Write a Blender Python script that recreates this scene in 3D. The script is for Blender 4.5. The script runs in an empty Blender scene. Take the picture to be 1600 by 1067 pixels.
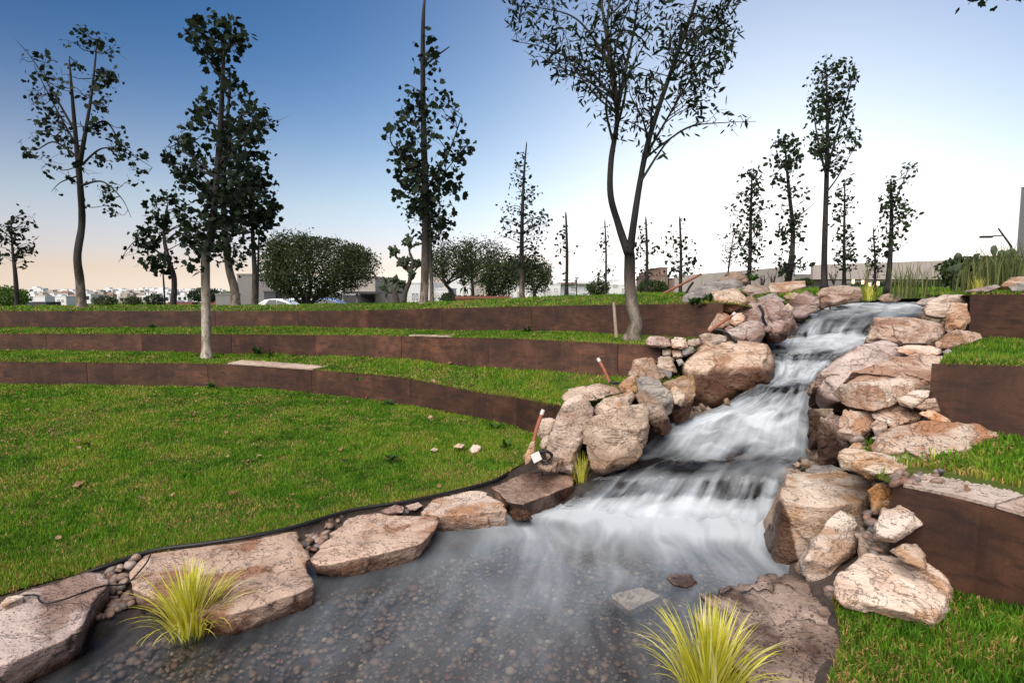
import bpy, bmesh, math, random
import numpy as np
from mathutils import Vector, Matrix

random.seed(7)
RNG = np.random.default_rng(11)
S = bpy.context.scene
C = S.collection

# ------------------------------------------------------------------ camera
CAM_H = 2.15
PITCH = math.radians(4.98)
cd = bpy.data.cameras.new('camera')
cd.sensor_width = 36.0
cd.lens = 20.25
cd.clip_start = 0.05
cd.clip_end = 6000
cam = bpy.data.objects.new('camera', cd)
cam.location = (0, 0, CAM_H)
cam.rotation_euler = (math.pi / 2 - PITCH, 0, 0)
C.objects.link(cam)
S.camera = cam

# ------------------------------------------------------------------ sky, sun, exposure
SUN_AZ = math.radians(24)
world = bpy.data.worlds.new("World")
S.world = world
world.use_nodes = True
wn, wl = world.node_tree.nodes, world.node_tree.links
bg = wn['Background']
sky = wn.new('ShaderNodeTexSky')
sky.sky_type = 'NISHITA'
sky.sun_disc = False
sky.sun_elevation = math.radians(3.0)
sky.sun_rotation = SUN_AZ
sky.altitude = 1800
sky.air_density = 1.0
sky.dust_density = 1.0
sky.ozone_density = 1.7
gam = wn.new('ShaderNodeGamma')
gam.inputs[1].default_value = 1.5
wl.new(sky.outputs[0], gam.inputs[0])
tint = wn.new('ShaderNodeMixRGB')
tint.blend_type = 'MULTIPLY'
tint.inputs[0].default_value = 1
tint.inputs[2].default_value = (0.54, 0.78, 1.10, 1)
wl.new(gam.outputs[0], tint.inputs[1])
# twilight: low sky warm but never yellow-green (cream to pink)
sp_ = wn.new('ShaderNodeSeparateColor')
wl.new(tint.outputs[0], sp_.inputs[0])


def wmath(op, a, b):
    nd = wn.new('ShaderNodeMath')
    nd.operation = op
    for k, x in ((0, a), (1, b)):
        if hasattr(x, 'links'):
            wl.new(x, nd.inputs[k])
        else:
            nd.inputs[k].default_value = x
    return nd.outputs[0]


b_ = wmath('MAXIMUM', sp_.outputs[2], wmath('MULTIPLY', sp_.outputs[0], 0.70))
g0_ = wmath('MINIMUM', sp_.outputs[1], wmath('ADD', wmath('MULTIPLY', sp_.outputs[0], 0.5), wmath('MULTIPLY', b_, 0.5)))
g_ = wmath('MAXIMUM', g0_, wmath('MULTIPLY', sp_.outputs[0], 0.84))
cb_ = wn.new('ShaderNodeCombineColor')
wl.new(sp_.outputs[0], cb_.inputs[0])
wl.new(g_, cb_.inputs[1])
wl.new(b_, cb_.inputs[2])
# pale twilight wash low over the horizon all round, and the broad aureole round the hidden sun
geo_ = wn.new('ShaderNodeTexCoord')
nz_ = wn.new('ShaderNodeVectorMath')
nz_.operation = 'NORMALIZE'
wl.new(geo_.outputs['Generated'], nz_.inputs[0])
dt_ = wn.new('ShaderNodeVectorMath')
dt_.operation = 'DOT_PRODUCT'
wl.new(nz_.outputs[0], dt_.inputs[0])
EL_ = math.radians(4)
dt_.inputs[1].default_value = (math.sin(SUN_AZ) * math.cos(EL_), math.cos(SUN_AZ) * math.cos(EL_), math.sin(EL_))
glow_ = wmath('EXPONENT', wmath('MULTIPLY', wmath('SUBTRACT', 1.0, dt_.outputs['Value']), -12.5), 0)
sz_ = wn.new('ShaderNodeSeparateXYZ')
wl.new(nz_.outputs[0], sz_.inputs[0])
zz_ = wmath('DIVIDE', wmath('MAXIMUM', sz_.outputs['Z'], 0.0), 0.185)
wash_ = wmath('EXPONENT', wmath('MULTIPLY', wmath('MULTIPLY', zz_, zz_), -1.0), 0)


def wadd(a, col, fac):
    mx = wn.new('ShaderNodeMixRGB')
    mx.blend_type = 'ADD'
    wl.new(fac, mx.inputs[0])
    wl.new(a, mx.inputs[1])
    mx.inputs[2].default_value = (*col, 1)
    return mx.outputs[0]


skyc_ = wadd(cb_.outputs[0], (4.5, 4.45, 4.8), glow_)
skyc_ = wadd(skyc_, (3.5, 2.5, 1.8), wash_)
sq_ = wn.new('ShaderNodeSeparateColor')
wl.new(skyc_, sq_.inputs[0])
cq_ = wn.new('ShaderNodeCombineColor')
for ch, top in ((0, 7.6), (1, 7.4), (2, 7.2)):
    e_ = wmath('EXPONENT', wmath('MULTIPLY', sq_.outputs[ch], -1.0 / top), 0)
    wl.new(wmath('MULTIPLY', wmath('SUBTRACT', 1.0, e_), top), cq_.inputs[ch])
wl.new(cq_.outputs[0], bg.inputs[0])
bg.inputs[1].default_value = 0.122

sd = bpy.data.lights.new('sun', 'SUN')
sd.energy = 3.5
sd.angle = math.radians(70)
sd.color = (1.0, 0.93, 0.85)
sun = bpy.data.objects.new('sun', sd)
sun.rotation_euler = (math.radians(38), 0, math.radians(-28))
C.objects.link(sun)

S.view_settings.view_transform = 'Standard'
S.view_settings.look = 'None'
S.view_settings.gamma = 1
S.view_settings.use_curve_mapping = False
S.view_settings.exposure = 0.75
S.cycles.max_bounces = 8
S.cycles.transparent_max_bounces = 16

# ------------------------------------------------------------------ view rays -> points in the place
CP, SP = math.cos(PITCH), math.sin(PITCH)
F = 900.0


def ray(px, py):
    u, v = (px - 800.0) / F, -(py - 533.5) / F
    return (u, CP + v * SP, v * CP - SP)


def at(px, py, Y):
    r = ray(px, py)
    k = Y / r[1]
    return Vector((r[0] * k, Y, CAM_H + r[2] * k))


def atz(px, py, z):
    r = ray(px, py)
    k = (z - CAM_H) / r[2]
    return Vector((r[0] * k, r[1] * k, z))


# ------------------------------------------------------------------ numpy noise
def _hash(ix, iy, iz, seed):
    h = (ix.astype(np.int64) * 374761393 + iy.astype(np.int64) * 668265263 + iz.astype(np.int64) * 2147483647 // 3 + seed * 1274126177) & 0xFFFFFFFF
    h = ((h ^ (h >> 13)) * 1274126177) & 0xFFFFFFFF
    h = h ^ (h >> 16)
    return (h & 0xFFFF).astype(np.float64) / 32767.5 - 1.0


def vnoise(p, seed=0):
    i = np.floor(p)
    f = p - i
    i = i.astype(np.int64)
    w = f * f * f * (f * (f * 6 - 15) + 10)
    r = 0
    for dx in (0, 1):
        for dy in (0, 1):
            for dz in (0, 1):
                wt = (w[:, 0] if dx else 1 - w[:, 0]) * (w[:, 1] if dy else 1 - w[:, 1]) * (w[:, 2] if dz else 1 - w[:, 2])
                r = r + wt * _hash(i[:, 0] + dx, i[:, 1] + dy, i[:, 2] + dz, seed)
    return r


def fbm(p, freq, octs, seed=0, gain=0.5):
    a, t, r = 1.0, 0.0, 0
    for o in range(octs):
        r = r + a * vnoise(p * freq + 17.3 * o, seed + o)
        t += a
        a *= gain
        freq *= 2.03
    return r / t


# ------------------------------------------------------------------ object helpers
def setp(o, label=None, cat=None, group=None, kind=None):
    if label:
        o['label'] = label
    if cat:
        o['category'] = cat
    if group:
        o['group'] = group
    if kind:
        o['kind'] = kind
    return o


def link_mesh(name, me, mat=None, parent=None, loc=None):
    if mat is not None and not me.materials:
        me.materials.append(mat)
    o = bpy.data.objects.new(name, me)
    C.objects.link(o)
    if parent is not None:
        o.parent = parent
    if loc is not None:
        o.location = loc
    return o


def pm(name, V, Fc, mat=None, parent=None, loc=None, smooth=False):
    """mesh from python lists, local to parent / loc"""
    off = np.array(loc if loc is not None else (parent.location if parent is not None else (0, 0, 0)))
    me = bpy.data.meshes.new(name)
    VV = (np.asarray([tuple(v) for v in V], dtype=float) - off)
    me.from_pydata([tuple(v) for v in VV], [], [tuple(f) for f in Fc])
    if smooth:
        me.polygons.foreach_set('use_smooth', [True] * len(me.polygons))
    me.update()
    return link_mesh(name, me, mat, parent, loc)


def nm(name, V, T, mat=None, parent=None, loc=None, smooth=False, attrs=None):
    """mesh from numpy arrays with constant face size"""
    V = np.asarray(V, dtype=np.float32)
    off = np.array(loc if loc is not None else (parent.location if parent is not None else (0, 0, 0)), dtype=np.float32)
    V = V - off
    T = np.asarray(T, dtype=np.int32)
    n, k = T.shape
    me = bpy.data.meshes.new(name)
    me.vertices.add(len(V))
    me.vertices.foreach_set('co', V.ravel())
    me.loops.add(n * k)
    me.loops.foreach_set('vertex_index', T.ravel())
    me.polygons.add(n)
    me.polygons.foreach_set('loop_start', np.arange(0, n * k, k, dtype=np.int32))
    if smooth:
        me.polygons.foreach_set('use_smooth', np.ones(n, dtype=bool))
    me.update(calc_edges=True)
    for an, dat in (attrs or {}).items():
        dat = np.asarray(dat, dtype=np.float32)
        if dat.ndim == 1:
            a = me.attributes.new(an, 'FLOAT', 'POINT')
            a.data.foreach_set('value', dat)
        else:
            a = me.attributes.new(an, 'FLOAT_VECTOR', 'POINT')
            a.data.foreach_set('vector', dat.ravel())
    return link_mesh(name, me, mat, parent, loc)


def empty(name, loc, label, cat, group=None):
    o = bpy.data.objects.new(name, None)
    o.empty_display_size = 0.1
    C.objects.link(o)
    o.location = loc
    return setp(o, label, cat, group)


def box_vf(a, b):
    x0, y0, z0 = a
    x1, y1, z1 = b
    V = [(x0, y0, z0), (x1, y0, z0), (x1, y1, z0), (x0, y1, z0), (x0, y0, z1), (x1, y0, z1), (x1, y1, z1), (x0, y1, z1)]
    Fc = [(0, 3, 2, 1), (4, 5, 6, 7), (0, 1, 5, 4), (1, 2, 6, 5), (2, 3, 7, 6), (3, 0, 4, 7)]
    return V, Fc


def box(name, a, b, mat, parent=None):
    V, Fc = box_vf(a, b)
    return pm(name, V, Fc, mat, parent)


def tube_vf(P, R, n=8, cap=True):
    P = [Vector(p) for p in P]
    V, Fc = [], []
    prev = None
    for i, p in enumerate(P):
        t = (P[min(i + 1, len(P) - 1)] - P[max(i - 1, 0)]).normalized()
        if prev is None:
            a = Vector((1, 0, 0)) if abs(t.x) < 0.8 else Vector((0, 1, 0))
            prev = (a - t * a.dot(t)).normalized()
        else:
            prev = (prev - t * prev.dot(t)).normalized()
        b = t.cross(prev)
        for k in range(n):
            an = 2 * math.pi * k / n
            V.append(p + (prev * math.cos(an) + b * math.sin(an)) * R[i])
    for i in range(len(P) - 1):
        for k in range(n):
            Fc.append((i * n + k, i * n + (k + 1) % n, (i + 1) * n + (k + 1) % n, (i + 1) * n + k))
    if cap:
        Fc.append(tuple(reversed(range(n))))
        Fc.append(tuple(range((len(P) - 1) * n, len(P) * n)))
    return V, Fc


def merge(parts):
    V, Fc = [], []
    for v, f in parts:
        o = len(V)
        V += list(v)
        Fc += [tuple(i + o for i in q) for q in f]
    return V, Fc


def smooth_line(P, n):
    """Catmull-Rom through 3D points, n samples, roughly uniform in parameter"""
    P = np.array([tuple(p) for p in P], dtype=float)
    m = len(P)
    ts = np.linspace(0, m - 1, n)
    out = []
    for t in ts:
        i = min(int(t), m - 2)
        f = t - i
        p0, p1, p2, p3 = P[max(i - 1, 0)], P[i], P[i + 1], P[min(i + 2, m - 1)]
        out.append(0.5 * ((2 * p1) + (-p0 + p2) * f + (2 * p0 - 5 * p1 + 4 * p2 - p3) * f * f + (-p0 + 3 * p1 - 3 * p2 + p3) * f ** 3))
    return np.array(out)


def grid_faces(nr, nc):
    i = np.arange(nr - 1)[:, None]
    j = np.arange(nc - 1)[None, :]
    a = (i * nc + j).ravel()
    return np.stack([a, a + 1, a + nc + 1, a + nc], 1)


def loft(lines, rows_between):
    """lines: list of (n,3) arrays; returns grid verts, faces"""
    rows = []
    for k in range(len(lines) - 1):
        m = rows_between[k]
        for r in range(m):
            t = r / m
            rows.append(lines[k] * (1 - t) + lines[k + 1] * t)
    rows.append(lines[-1])
    V = np.concatenate(rows)
    return V, grid_faces(len(rows), len(lines[0])), len(rows)


# ------------------------------------------------------------------ materials
class N:
    def __init__(s, name):
        s.m = bpy.data.materials.new(name)
        s.m.use_nodes = True
        s.t = s.m.node_tree
        s.b = s.t.nodes['Principled BSDF']
        s.out = s.t.nodes['Material Output']

    def n(s, typ, **kw):
        nd = s.t.nodes.new('ShaderNode' + typ)
        for k, v in kw.items():
            if k.startswith('i_'):
                key = k[2:]
                key = int(key) if key.isdigit() else key
                nd.inputs[key].default_value = v
            else:
                setattr(nd, k, v)
        return nd

    def l(s, a, b):
        s.t.links.new(a, b)

    def coords(s, rnd=True, scale=(1, 1, 1), kind='Object'):
        tc = s.n('TexCoord')
        mp = s.n('Mapping')
        mp.inputs['Scale'].default_value = scale
        s.l(tc.outputs[kind], mp.inputs['Vector'])
        if rnd:
            oi = s.n('ObjectInfo')
            mu = s.n('Math', operation='MULTIPLY', i_1=57.0)
            s.l(oi.outputs['Random'], mu.inputs[0])
            s.l(mu.outputs[0], mp.inputs['Location'])
        return mp.outputs[0]

    def noise(s, vec, scale, detail=4, rough=0.55, dist=0.0):
        nd = s.n('TexNoise')
        nd.inputs['Scale'].default_value = scale
        nd.inputs['Detail'].default_value = detail
        nd.inputs['Roughness'].default_value = rough
        nd.inputs['Distortion'].default_value = dist
        s.l(vec, nd.inputs['Vector'])
        return nd.outputs['Fac']

    def ramp(s, fac, stops, interp='LINEAR'):
        nd = s.n('ValToRGB')
        cr = nd.color_ramp
        cr.interpolation = interp
        while len(cr.elements) < len(stops):
            cr.elements.new(0.5)
        for e, (p, c) in zip(cr.elements, stops):
            e.position = p
            e.color = (*c, 1) if len(c) == 3 else c
        s.l(fac, nd.inputs[0])
        return nd.outputs[0]

    def mix(s, fac, a, b, mode='MIX'):
        nd = s.n('MixRGB', blend_type=mode)
        for k, x in ((0, fac), (1, a), (2, b)):
            if hasattr(x, 'is_output') or hasattr(x, 'links'):
                s.l(x, nd.inputs[k])
            elif k == 0:
                nd.inputs[0].default_value = x
            else:
                nd.inputs[k].default_value = (*x, 1)
        return nd.outputs[0]

    def math(s, op, a, b=None, clamp=False):
        nd = s.n('Math', operation=op, use_clamp=clamp)
        for k, x in ((0, a), (1, b)):
            if x is None:
                continue
            if hasattr(x, 'links'):
                s.l(x, nd.inputs[k])
            else:
                nd.inputs[k].default_value = x
        return nd.outputs[0]

    def bump(s, h, strength, dist):
        nd = s.n('Bump')
        nd.inputs['Strength'].default_value = strength
        nd.inputs['Distance'].default_value = dist
        s.l(h, nd.inputs['Height'])
        s.l(nd.outputs[0], s.b.inputs['Normal'])
        return nd

    def attr(s, name, kind='GEOMETRY', out='Fac'):
        nd = s.n('Attribute', attribute_name=name, attribute_type=kind)
        return nd.outputs[out]


def grey3(v):
    return (v, v, v)


def rock_mat(name, cols, stain, dark, wet=True, rough=0.8, streak=(1, 1, 2.2), spec=0.3, dens=1.0, bump=0.9, coat=0.0):
    m = N(name)
    v = m.coords(scale=streak)
    n1 = m.noise(v, 2.6, 8, 0.62, 0.6)
    base = m.ramp(n1, [(0.28, cols[0]), (0.45, cols[1]), (0.58, cols[2]), (0.72, cols[3])])
    n2 = m.noise(v, 1.5, 5, 0.6, 1.2)
    base = m.mix(m.ramp(n2, [(0.50, grey3(0)), (0.60, grey3(0.9 * dens))]), base, stain)
    n3 = m.noise(v, 9, 6, 0.7, 0.3)
    base = m.mix(m.ramp(n3, [(0.58, grey3(0)), (0.72, grey3(0.55))]), base, dark)
    n4 = m.noise(v, 46, 4, 0.6)
    base = m.mix(m.ramp(n4, [(0.57, grey3(0)), (0.72, grey3(0.4))]), base, dark)
    nk = m.noise(v, 2.3, 6, 0.6, 1.5)
    crack = m.ramp(m.math('ABSOLUTE', m.math('SUBTRACT', nk, 0.5)), [(0.0, grey3(1)), (0.010, grey3(0))])
    base = m.mix(m.math('MULTIPLY', crack, 0.12), base, dark)
    # upward faces are paler where the stain noise is low
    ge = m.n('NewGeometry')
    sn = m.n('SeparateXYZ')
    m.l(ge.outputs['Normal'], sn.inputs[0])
    top_pale = m.math('MULTIPLY', m.ramp(sn.outputs['Z'], [(0.45, grey3(0)), (0.8, grey3(1))]), m.ramp(n2, [(0.40, grey3(0.55)), (0.6, grey3(0.0))]))
    base = m.mix(top_pale, base, tuple(min(0.8, x * 1.18 + 0.03) for x in cols[3]))
    # open pores
    vo = m.n('TexVoronoi', feature='F1')
    vo.inputs['Scale'].default_value = 34
    m.l(m.mix(0.06, v, m.n('TexNoise', i_Scale=9.0).outputs['Color'], 'ADD'), vo.inputs['Vector'])
    pore = m.math('MULTIPLY', m.ramp(vo.outputs['Distance'], [(0.16, grey3(1)), (0.30, grey3(0))]), m.ramp(n3, [(0.46, grey3(0)), (0.56, grey3(1))]))
    base = m.mix(m.math('MULTIPLY', pore, 0.55), base, dark)
    oi = m.n('ObjectInfo')
    hsv = m.n('HueSaturation')
    m.l(base, hsv.inputs['Color'])
    mr = m.n('MapRange')
    mr.inputs['To Min'].default_value = 0.78
    mr.inputs['To Max'].default_value = 1.14
    m.l(oi.outputs['Random'], mr.inputs['Value'])
    m.l(mr.outputs[0], hsv.inputs['Value'])
    r2 = m.math('FRACT', m.math('MULTIPLY', oi.outputs['Random'], 37.7))
    r3 = m.math('FRACT', m.math('MULTIPLY', oi.outputs['Random'], 91.3))
    m.l(m.math('ADD', m.math('MULTIPLY', r2, 0.012), 0.492), hsv.inputs['Hue'])
    m.l(m.math('ADD', m.math('MULTIPLY', r3, 0.34), 0.72), hsv.inputs['Saturation'])
    base = m.mix(1.0, hsv.outputs[0], (1.0, 0.945, 0.885), 'MULTIPLY')
    rgh = m.math('ADD', m.math('MULTIPLY', n3, 0.25), rough - 0.12)
    if wet:
        geo = m.n('NewGeometry')
        sx = m.n('SeparateXYZ')
        m.l(geo.outputs['Position'], sx.inputs[0])
        wz = m.attr('wet_z', 'OBJECT')
        d = m.math('SUBTRACT', wz, sx.outputs['Z'])
        d = m.math('SUBTRACT', d, m.math('MULTIPLY', m.attr('splash', 'OBJECT'), m.math('SUBTRACT', sx.outputs['X'], m.attr('splash_x', 'OBJECT'))))
        d = m.math('ADD', d, m.math('MULTIPLY', m.math('SUBTRACT', n2, 0.5), 0.3))
        wf = m.n('MapRange')
        wf.inputs['From Min'].default_value = -0.03
        wf.inputs['From Max'].default_value = 0.07
        m.l(d, wf.inputs['Value'])
        base = m.mix(wf.outputs[0], base, m.mix(1.0, base, (0.20, 0.14, 0.105), 'MULTIPLY'))
        rgh2 = m.n('MapRange')
        rgh2.inputs['To Min'].default_value = 1.0
        rgh2.inputs['To Max'].default_value = 0.42
        m.l(wf.outputs[0], rgh2.inputs['Value'])
        rgh = m.math('MULTIPLY', rgh, rgh2.outputs[0])
    m.l(base, m.b.inputs['Base Color'])
    m.l(rgh, m.b.inputs['Roughness'])
    m.b.inputs['Specular IOR Level'].default_value = spec
    h = m.math('ADD', m.math('MULTIPLY', n3, 0.6), m.math('MULTIPLY', n4, 0.4))
    h = m.math('ADD', h, m.math('MULTIPLY', n1, 1.2))
    h = m.math('SUBTRACT', h, m.math('MULTIPLY', crack, 0.4))
    h = m.math('SUBTRACT', h, m.math('MULTIPLY', pore, 0.5))
    m.bump(h, bump, 0.035 if wet else 0.03)
    if coat:
        m.b.inputs['Coat Weight'].default_value = coat
        m.b.inputs['Coat Roughness'].default_value = 0.12
    return m.m


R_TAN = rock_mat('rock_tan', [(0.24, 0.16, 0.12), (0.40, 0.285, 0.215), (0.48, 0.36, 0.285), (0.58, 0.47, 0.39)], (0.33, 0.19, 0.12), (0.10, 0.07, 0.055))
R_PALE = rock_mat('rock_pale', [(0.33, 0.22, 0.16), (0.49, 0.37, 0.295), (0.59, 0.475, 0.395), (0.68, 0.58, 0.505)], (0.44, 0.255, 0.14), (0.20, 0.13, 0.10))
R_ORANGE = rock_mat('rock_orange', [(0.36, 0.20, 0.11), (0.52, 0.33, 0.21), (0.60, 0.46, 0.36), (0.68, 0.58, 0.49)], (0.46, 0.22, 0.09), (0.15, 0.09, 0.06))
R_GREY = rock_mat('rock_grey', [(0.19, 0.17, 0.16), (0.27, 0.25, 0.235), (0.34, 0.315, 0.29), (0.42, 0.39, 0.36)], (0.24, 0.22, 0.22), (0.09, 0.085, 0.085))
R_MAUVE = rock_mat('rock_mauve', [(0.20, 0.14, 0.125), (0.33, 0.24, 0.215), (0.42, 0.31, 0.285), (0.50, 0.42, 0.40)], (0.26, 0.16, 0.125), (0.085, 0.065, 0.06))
R_WET = rock_mat('rock_wet', [(0.020, 0.010, 0.006), (0.07, 0.032, 0.018), (0.17, 0.088, 0.055), (0.48, 0.34, 0.27)], (0.085, 0.036, 0.017), (0.018, 0.013, 0.011), wet=False, rough=0.30, spec=0.45, bump=1.0, coat=0.22)  # palest stop paints in the glints on the wet stone
R_BLACK = rock_mat('rock_black_wet', [(0.012, 0.010, 0.010), (0.025, 0.02, 0.019), (0.04, 0.032, 0.029), (0.07, 0.058, 0.052)], (0.03, 0.02, 0.015), (0.008, 0.007, 0.007), wet=False, rough=0.25, spec=0.6)
R_BROWN = rock_mat('rock_brown', [(0.17, 0.10, 0.065), (0.29, 0.19, 0.135), (0.38, 0.27, 0.20), (0.46, 0.37, 0.30)], (0.30, 0.18, 0.075), (0.07, 0.045, 0.035), rough=0.65)


def pebble_mat(name, cols):
    m = N(name)
    oi = m.n('ObjectInfo')
    v = m.coords()
    c = m.ramp(oi.outputs['Random'], cols)
    n1 = m.noise(v, 30, 4)
    c = m.mix(0.5, c, m.ramp(n1, [(0.3, grey3(0.5)), (0.7, grey3(1.0))]), 'MULTIPLY')
    m.l(c, m.b.inputs['Base Color'])
    m.b.inputs['Roughness'].default_value = 0.55
    m.bump(n1, 0.3, 0.004)
    return m.m


PEB_COLS = [(0.0, (0.10, 0.085, 0.08)), (0.2, (0.26, 0.16, 0.115)), (0.4, (0.13, 0.12, 0.12)), (0.55, (0.34, 0.24, 0.185)), (0.75, (0.20, 0.085, 0.055)), (0.9, (0.42, 0.34, 0.29)), (1.0, (0.08, 0.075, 0.08))]
M_PEB = pebble_mat('pebble', PEB_COLS)


def bed_mat():
    m = N('submerged_pebbles')
    t = m.attr('tint')
    c = m.ramp(t, [(0.0, (0.08, 0.058, 0.05)), (0.3, (0.19, 0.115, 0.075)), (0.5, (0.13, 0.10, 0.09)), (0.68, (0.26, 0.17, 0.115)), (0.82, (0.20, 0.09, 0.06)), (0.95, (0.34, 0.25, 0.16)), (1.0, (0.48, 0.38, 0.25))])
    m.l(c, m.b.inputs['Base Color'])
    m.b.inputs['Roughness'].default_value = 0.6
    return m.m


M_BED = bed_mat()


def soil_mat(name, a, b):
    m = N(name)
    v = m.coords(rnd=False)
    n1 = m.noise(v, 6, 8, 0.65)
    n2 = m.noise(v, 40, 4, 0.6)
    c = m.mix(m.ramp(n1, [(0.35, grey3(0)), (0.65, grey3(1))]), a, b)
    c = m.mix(0.5, c, m.ramp(n2, [(0.3, grey3(0.4)), (0.7, grey3(1.1))]), 'MULTIPLY')
    m.l(c, m.b.inputs['Base Color'])
    m.b.inputs['Roughness'].default_value = 0.85
    m.bump(m.math('ADD', n1, n2), 0.8, 0.03)
    return m.m


M_SOIL = soil_mat('dark_bank_soil', (0.05, 0.035, 0.028), (0.12, 0.085, 0.065))
M_BEDSOIL = soil_mat('stream_bed_stone', (0.022, 0.018, 0.017), (0.06, 0.046, 0.04))


def ground_mat(name, dry):
    m = N(name)
    v = m.coords(rnd=False, kind='Object')
    n1 = m.noise(v, 0.9, 6, 0.6)
    n2 = m.noise(v, 14, 6, 0.7)
    c = m.mix(m.ramp(n1, [(0.3, grey3(0)), (0.7, grey3(1))]), (0.045, 0.080, 0.012), (0.085, 0.11, 0.025))
    c = m.mix(m.ramp(n2, [(0.5, grey3(0)), (0.72, grey3(dry))]), c, (0.17, 0.115, 0.045))
    m.l(c, m.b.inputs['Base Color'])
    m.b.inputs['Roughness'].default_value = 0.9
    m.b.inputs['Specular IOR Level'].default_value = 0.1
    m.bump(n2, 0.6, 0.03)
    return m.m


M_LAWN = ground_mat('lawn_turf', 0.6)
M_FAR = ground_mat('far_field', 0.8)


def blade_mat():
    m = N('grass_blade')
    t = m.attr('tint')
    c = m.ramp(t, [(0.0, (0.040, 0.095, 0.006)), (0.25, (0.080, 0.205, 0.011)), (0.5, (0.160, 0.310, 0.020)), (0.66, (0.32, 0.32, 0.05)), (0.8, (0.46, 0.32, 0.11)), (1.0, (0.50, 0.29, 0.13))])
    m.l(c, m.b.inputs['Base Color'])
    m.b.inputs['Roughness'].default_value = 0.6
    m.b.inputs['Specular IOR Level'].default_value = 0.2
    tr = m.n('BsdfTranslucent')
    m.l(c, tr.inputs[0])
    mx = m.n('MixShader', i_0=0.3)
    m.l(m.b.outputs[0], mx.inputs[1])
    m.l(tr.outputs[0], mx.inputs[2])
    m.l(mx.outputs[0], m.out.inputs['Surface'])
    return m.m


M_BLADE = blade_mat()


def flat_mat(name, col, rough=0.6, var=0.12, scale=8, metal=0.0, bump=0.0, spec=0.4):
    m = N(name)
    v = m.coords()
    n1 = m.noise(v, scale, 5, 0.6)
    c = m.mix(1.0, col, m.ramp(n1, [(0.25, grey3(1 - var)), (0.75, grey3(1 + var))]), 'MULTIPLY')
    m.l(c, m.b.inputs['Base Color'])
    m.b.inputs['Roughness'].default_value = rough
    m.b.inputs['Metallic'].default_value = metal
    m.b.inputs['Specular IOR Level'].default_value = spec
    if bump:
        m.bump(n1, 0.5, bump)
    return m.m


def leaf_mat(name, a, b, transl=0.25):
    m = N(name)
    t = m.attr('tint')
    c = m.mix(t, a, b)
    m.l(c, m.b.inputs['Base Color'])
    m.b.inputs['Roughness'].default_value = 0.6
    m.b.inputs['Specular IOR Level'].default_value = 0.08
    tr = m.n('BsdfTranslucent')
    m.l(c, tr.inputs[0])
    mx = m.n('MixShader', i_0=transl)
    m.l(m.b.outputs[0], mx.inputs[1])
    m.l(tr.outputs[0], mx.inputs[2])
    m.l(mx.outputs[0], m.out.inputs['Surface'])
    return m.m


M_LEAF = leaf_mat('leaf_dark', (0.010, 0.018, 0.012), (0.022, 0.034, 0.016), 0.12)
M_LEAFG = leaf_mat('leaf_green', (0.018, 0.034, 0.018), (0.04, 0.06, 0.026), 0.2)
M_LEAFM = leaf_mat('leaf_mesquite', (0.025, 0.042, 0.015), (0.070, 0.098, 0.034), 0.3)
M_SPROUT = leaf_mat('leaf_sprout', (0.05, 0.10, 0.02), (0.12, 0.20, 0.04), 0.3)
M_DRYLEAF = leaf_mat('leaf_dry', (0.19, 0.095, 0.05), (0.36, 0.24, 0.15), 0.1)


def bark_mat(name, a, b, c3, young=False, lo=1.8, hi=2.9):  # young darkens the bark with height, as painted backlight shade
    m = N(name)
    v = m.coords(scale=(1, 1, 0.4))
    n1 = m.noise(v, 8, 6, 0.65, 0.7)
    n2 = m.noise(v, 38, 4, 0.6)
    c = m.ramp(n1, [(0.38, a), (0.5, b), (0.6, c3)])
    c = m.mix(0.6, c, m.ramp(n2, [(0.3, grey3(0.55)), (0.7, grey3(1.1))]), 'MULTIPLY')
    if young:   # backlit shade painted in: bark blends to near black higher up
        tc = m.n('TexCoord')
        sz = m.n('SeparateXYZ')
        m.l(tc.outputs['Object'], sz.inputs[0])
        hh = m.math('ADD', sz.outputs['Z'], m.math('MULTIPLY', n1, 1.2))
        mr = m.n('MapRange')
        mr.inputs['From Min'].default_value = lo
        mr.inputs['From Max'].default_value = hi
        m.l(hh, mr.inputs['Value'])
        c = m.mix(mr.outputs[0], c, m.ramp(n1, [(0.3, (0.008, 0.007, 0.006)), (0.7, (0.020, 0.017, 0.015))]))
    m.l(c, m.b.inputs['Base Color'])
    m.b.inputs['Roughness'].default_value = 0.85
    m.bump(m.math('ADD', n1, n2), 0.7, 0.015)
    return m.m


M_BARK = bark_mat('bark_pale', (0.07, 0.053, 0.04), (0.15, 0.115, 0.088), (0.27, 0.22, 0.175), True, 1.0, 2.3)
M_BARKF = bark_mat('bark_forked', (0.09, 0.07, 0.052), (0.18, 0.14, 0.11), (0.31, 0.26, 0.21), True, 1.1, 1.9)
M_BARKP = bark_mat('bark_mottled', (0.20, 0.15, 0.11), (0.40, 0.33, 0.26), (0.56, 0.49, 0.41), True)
M_BARKD = bark_mat('bark_dark', (0.010, 0.008, 0.007), (0.020, 0.017, 0.015), (0.042, 0.035, 0.030))
M_TWIG = bark_mat('twig', (0.02, 0.017, 0.015), (0.035, 0.03, 0.026), (0.055, 0.046, 0.04))


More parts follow.
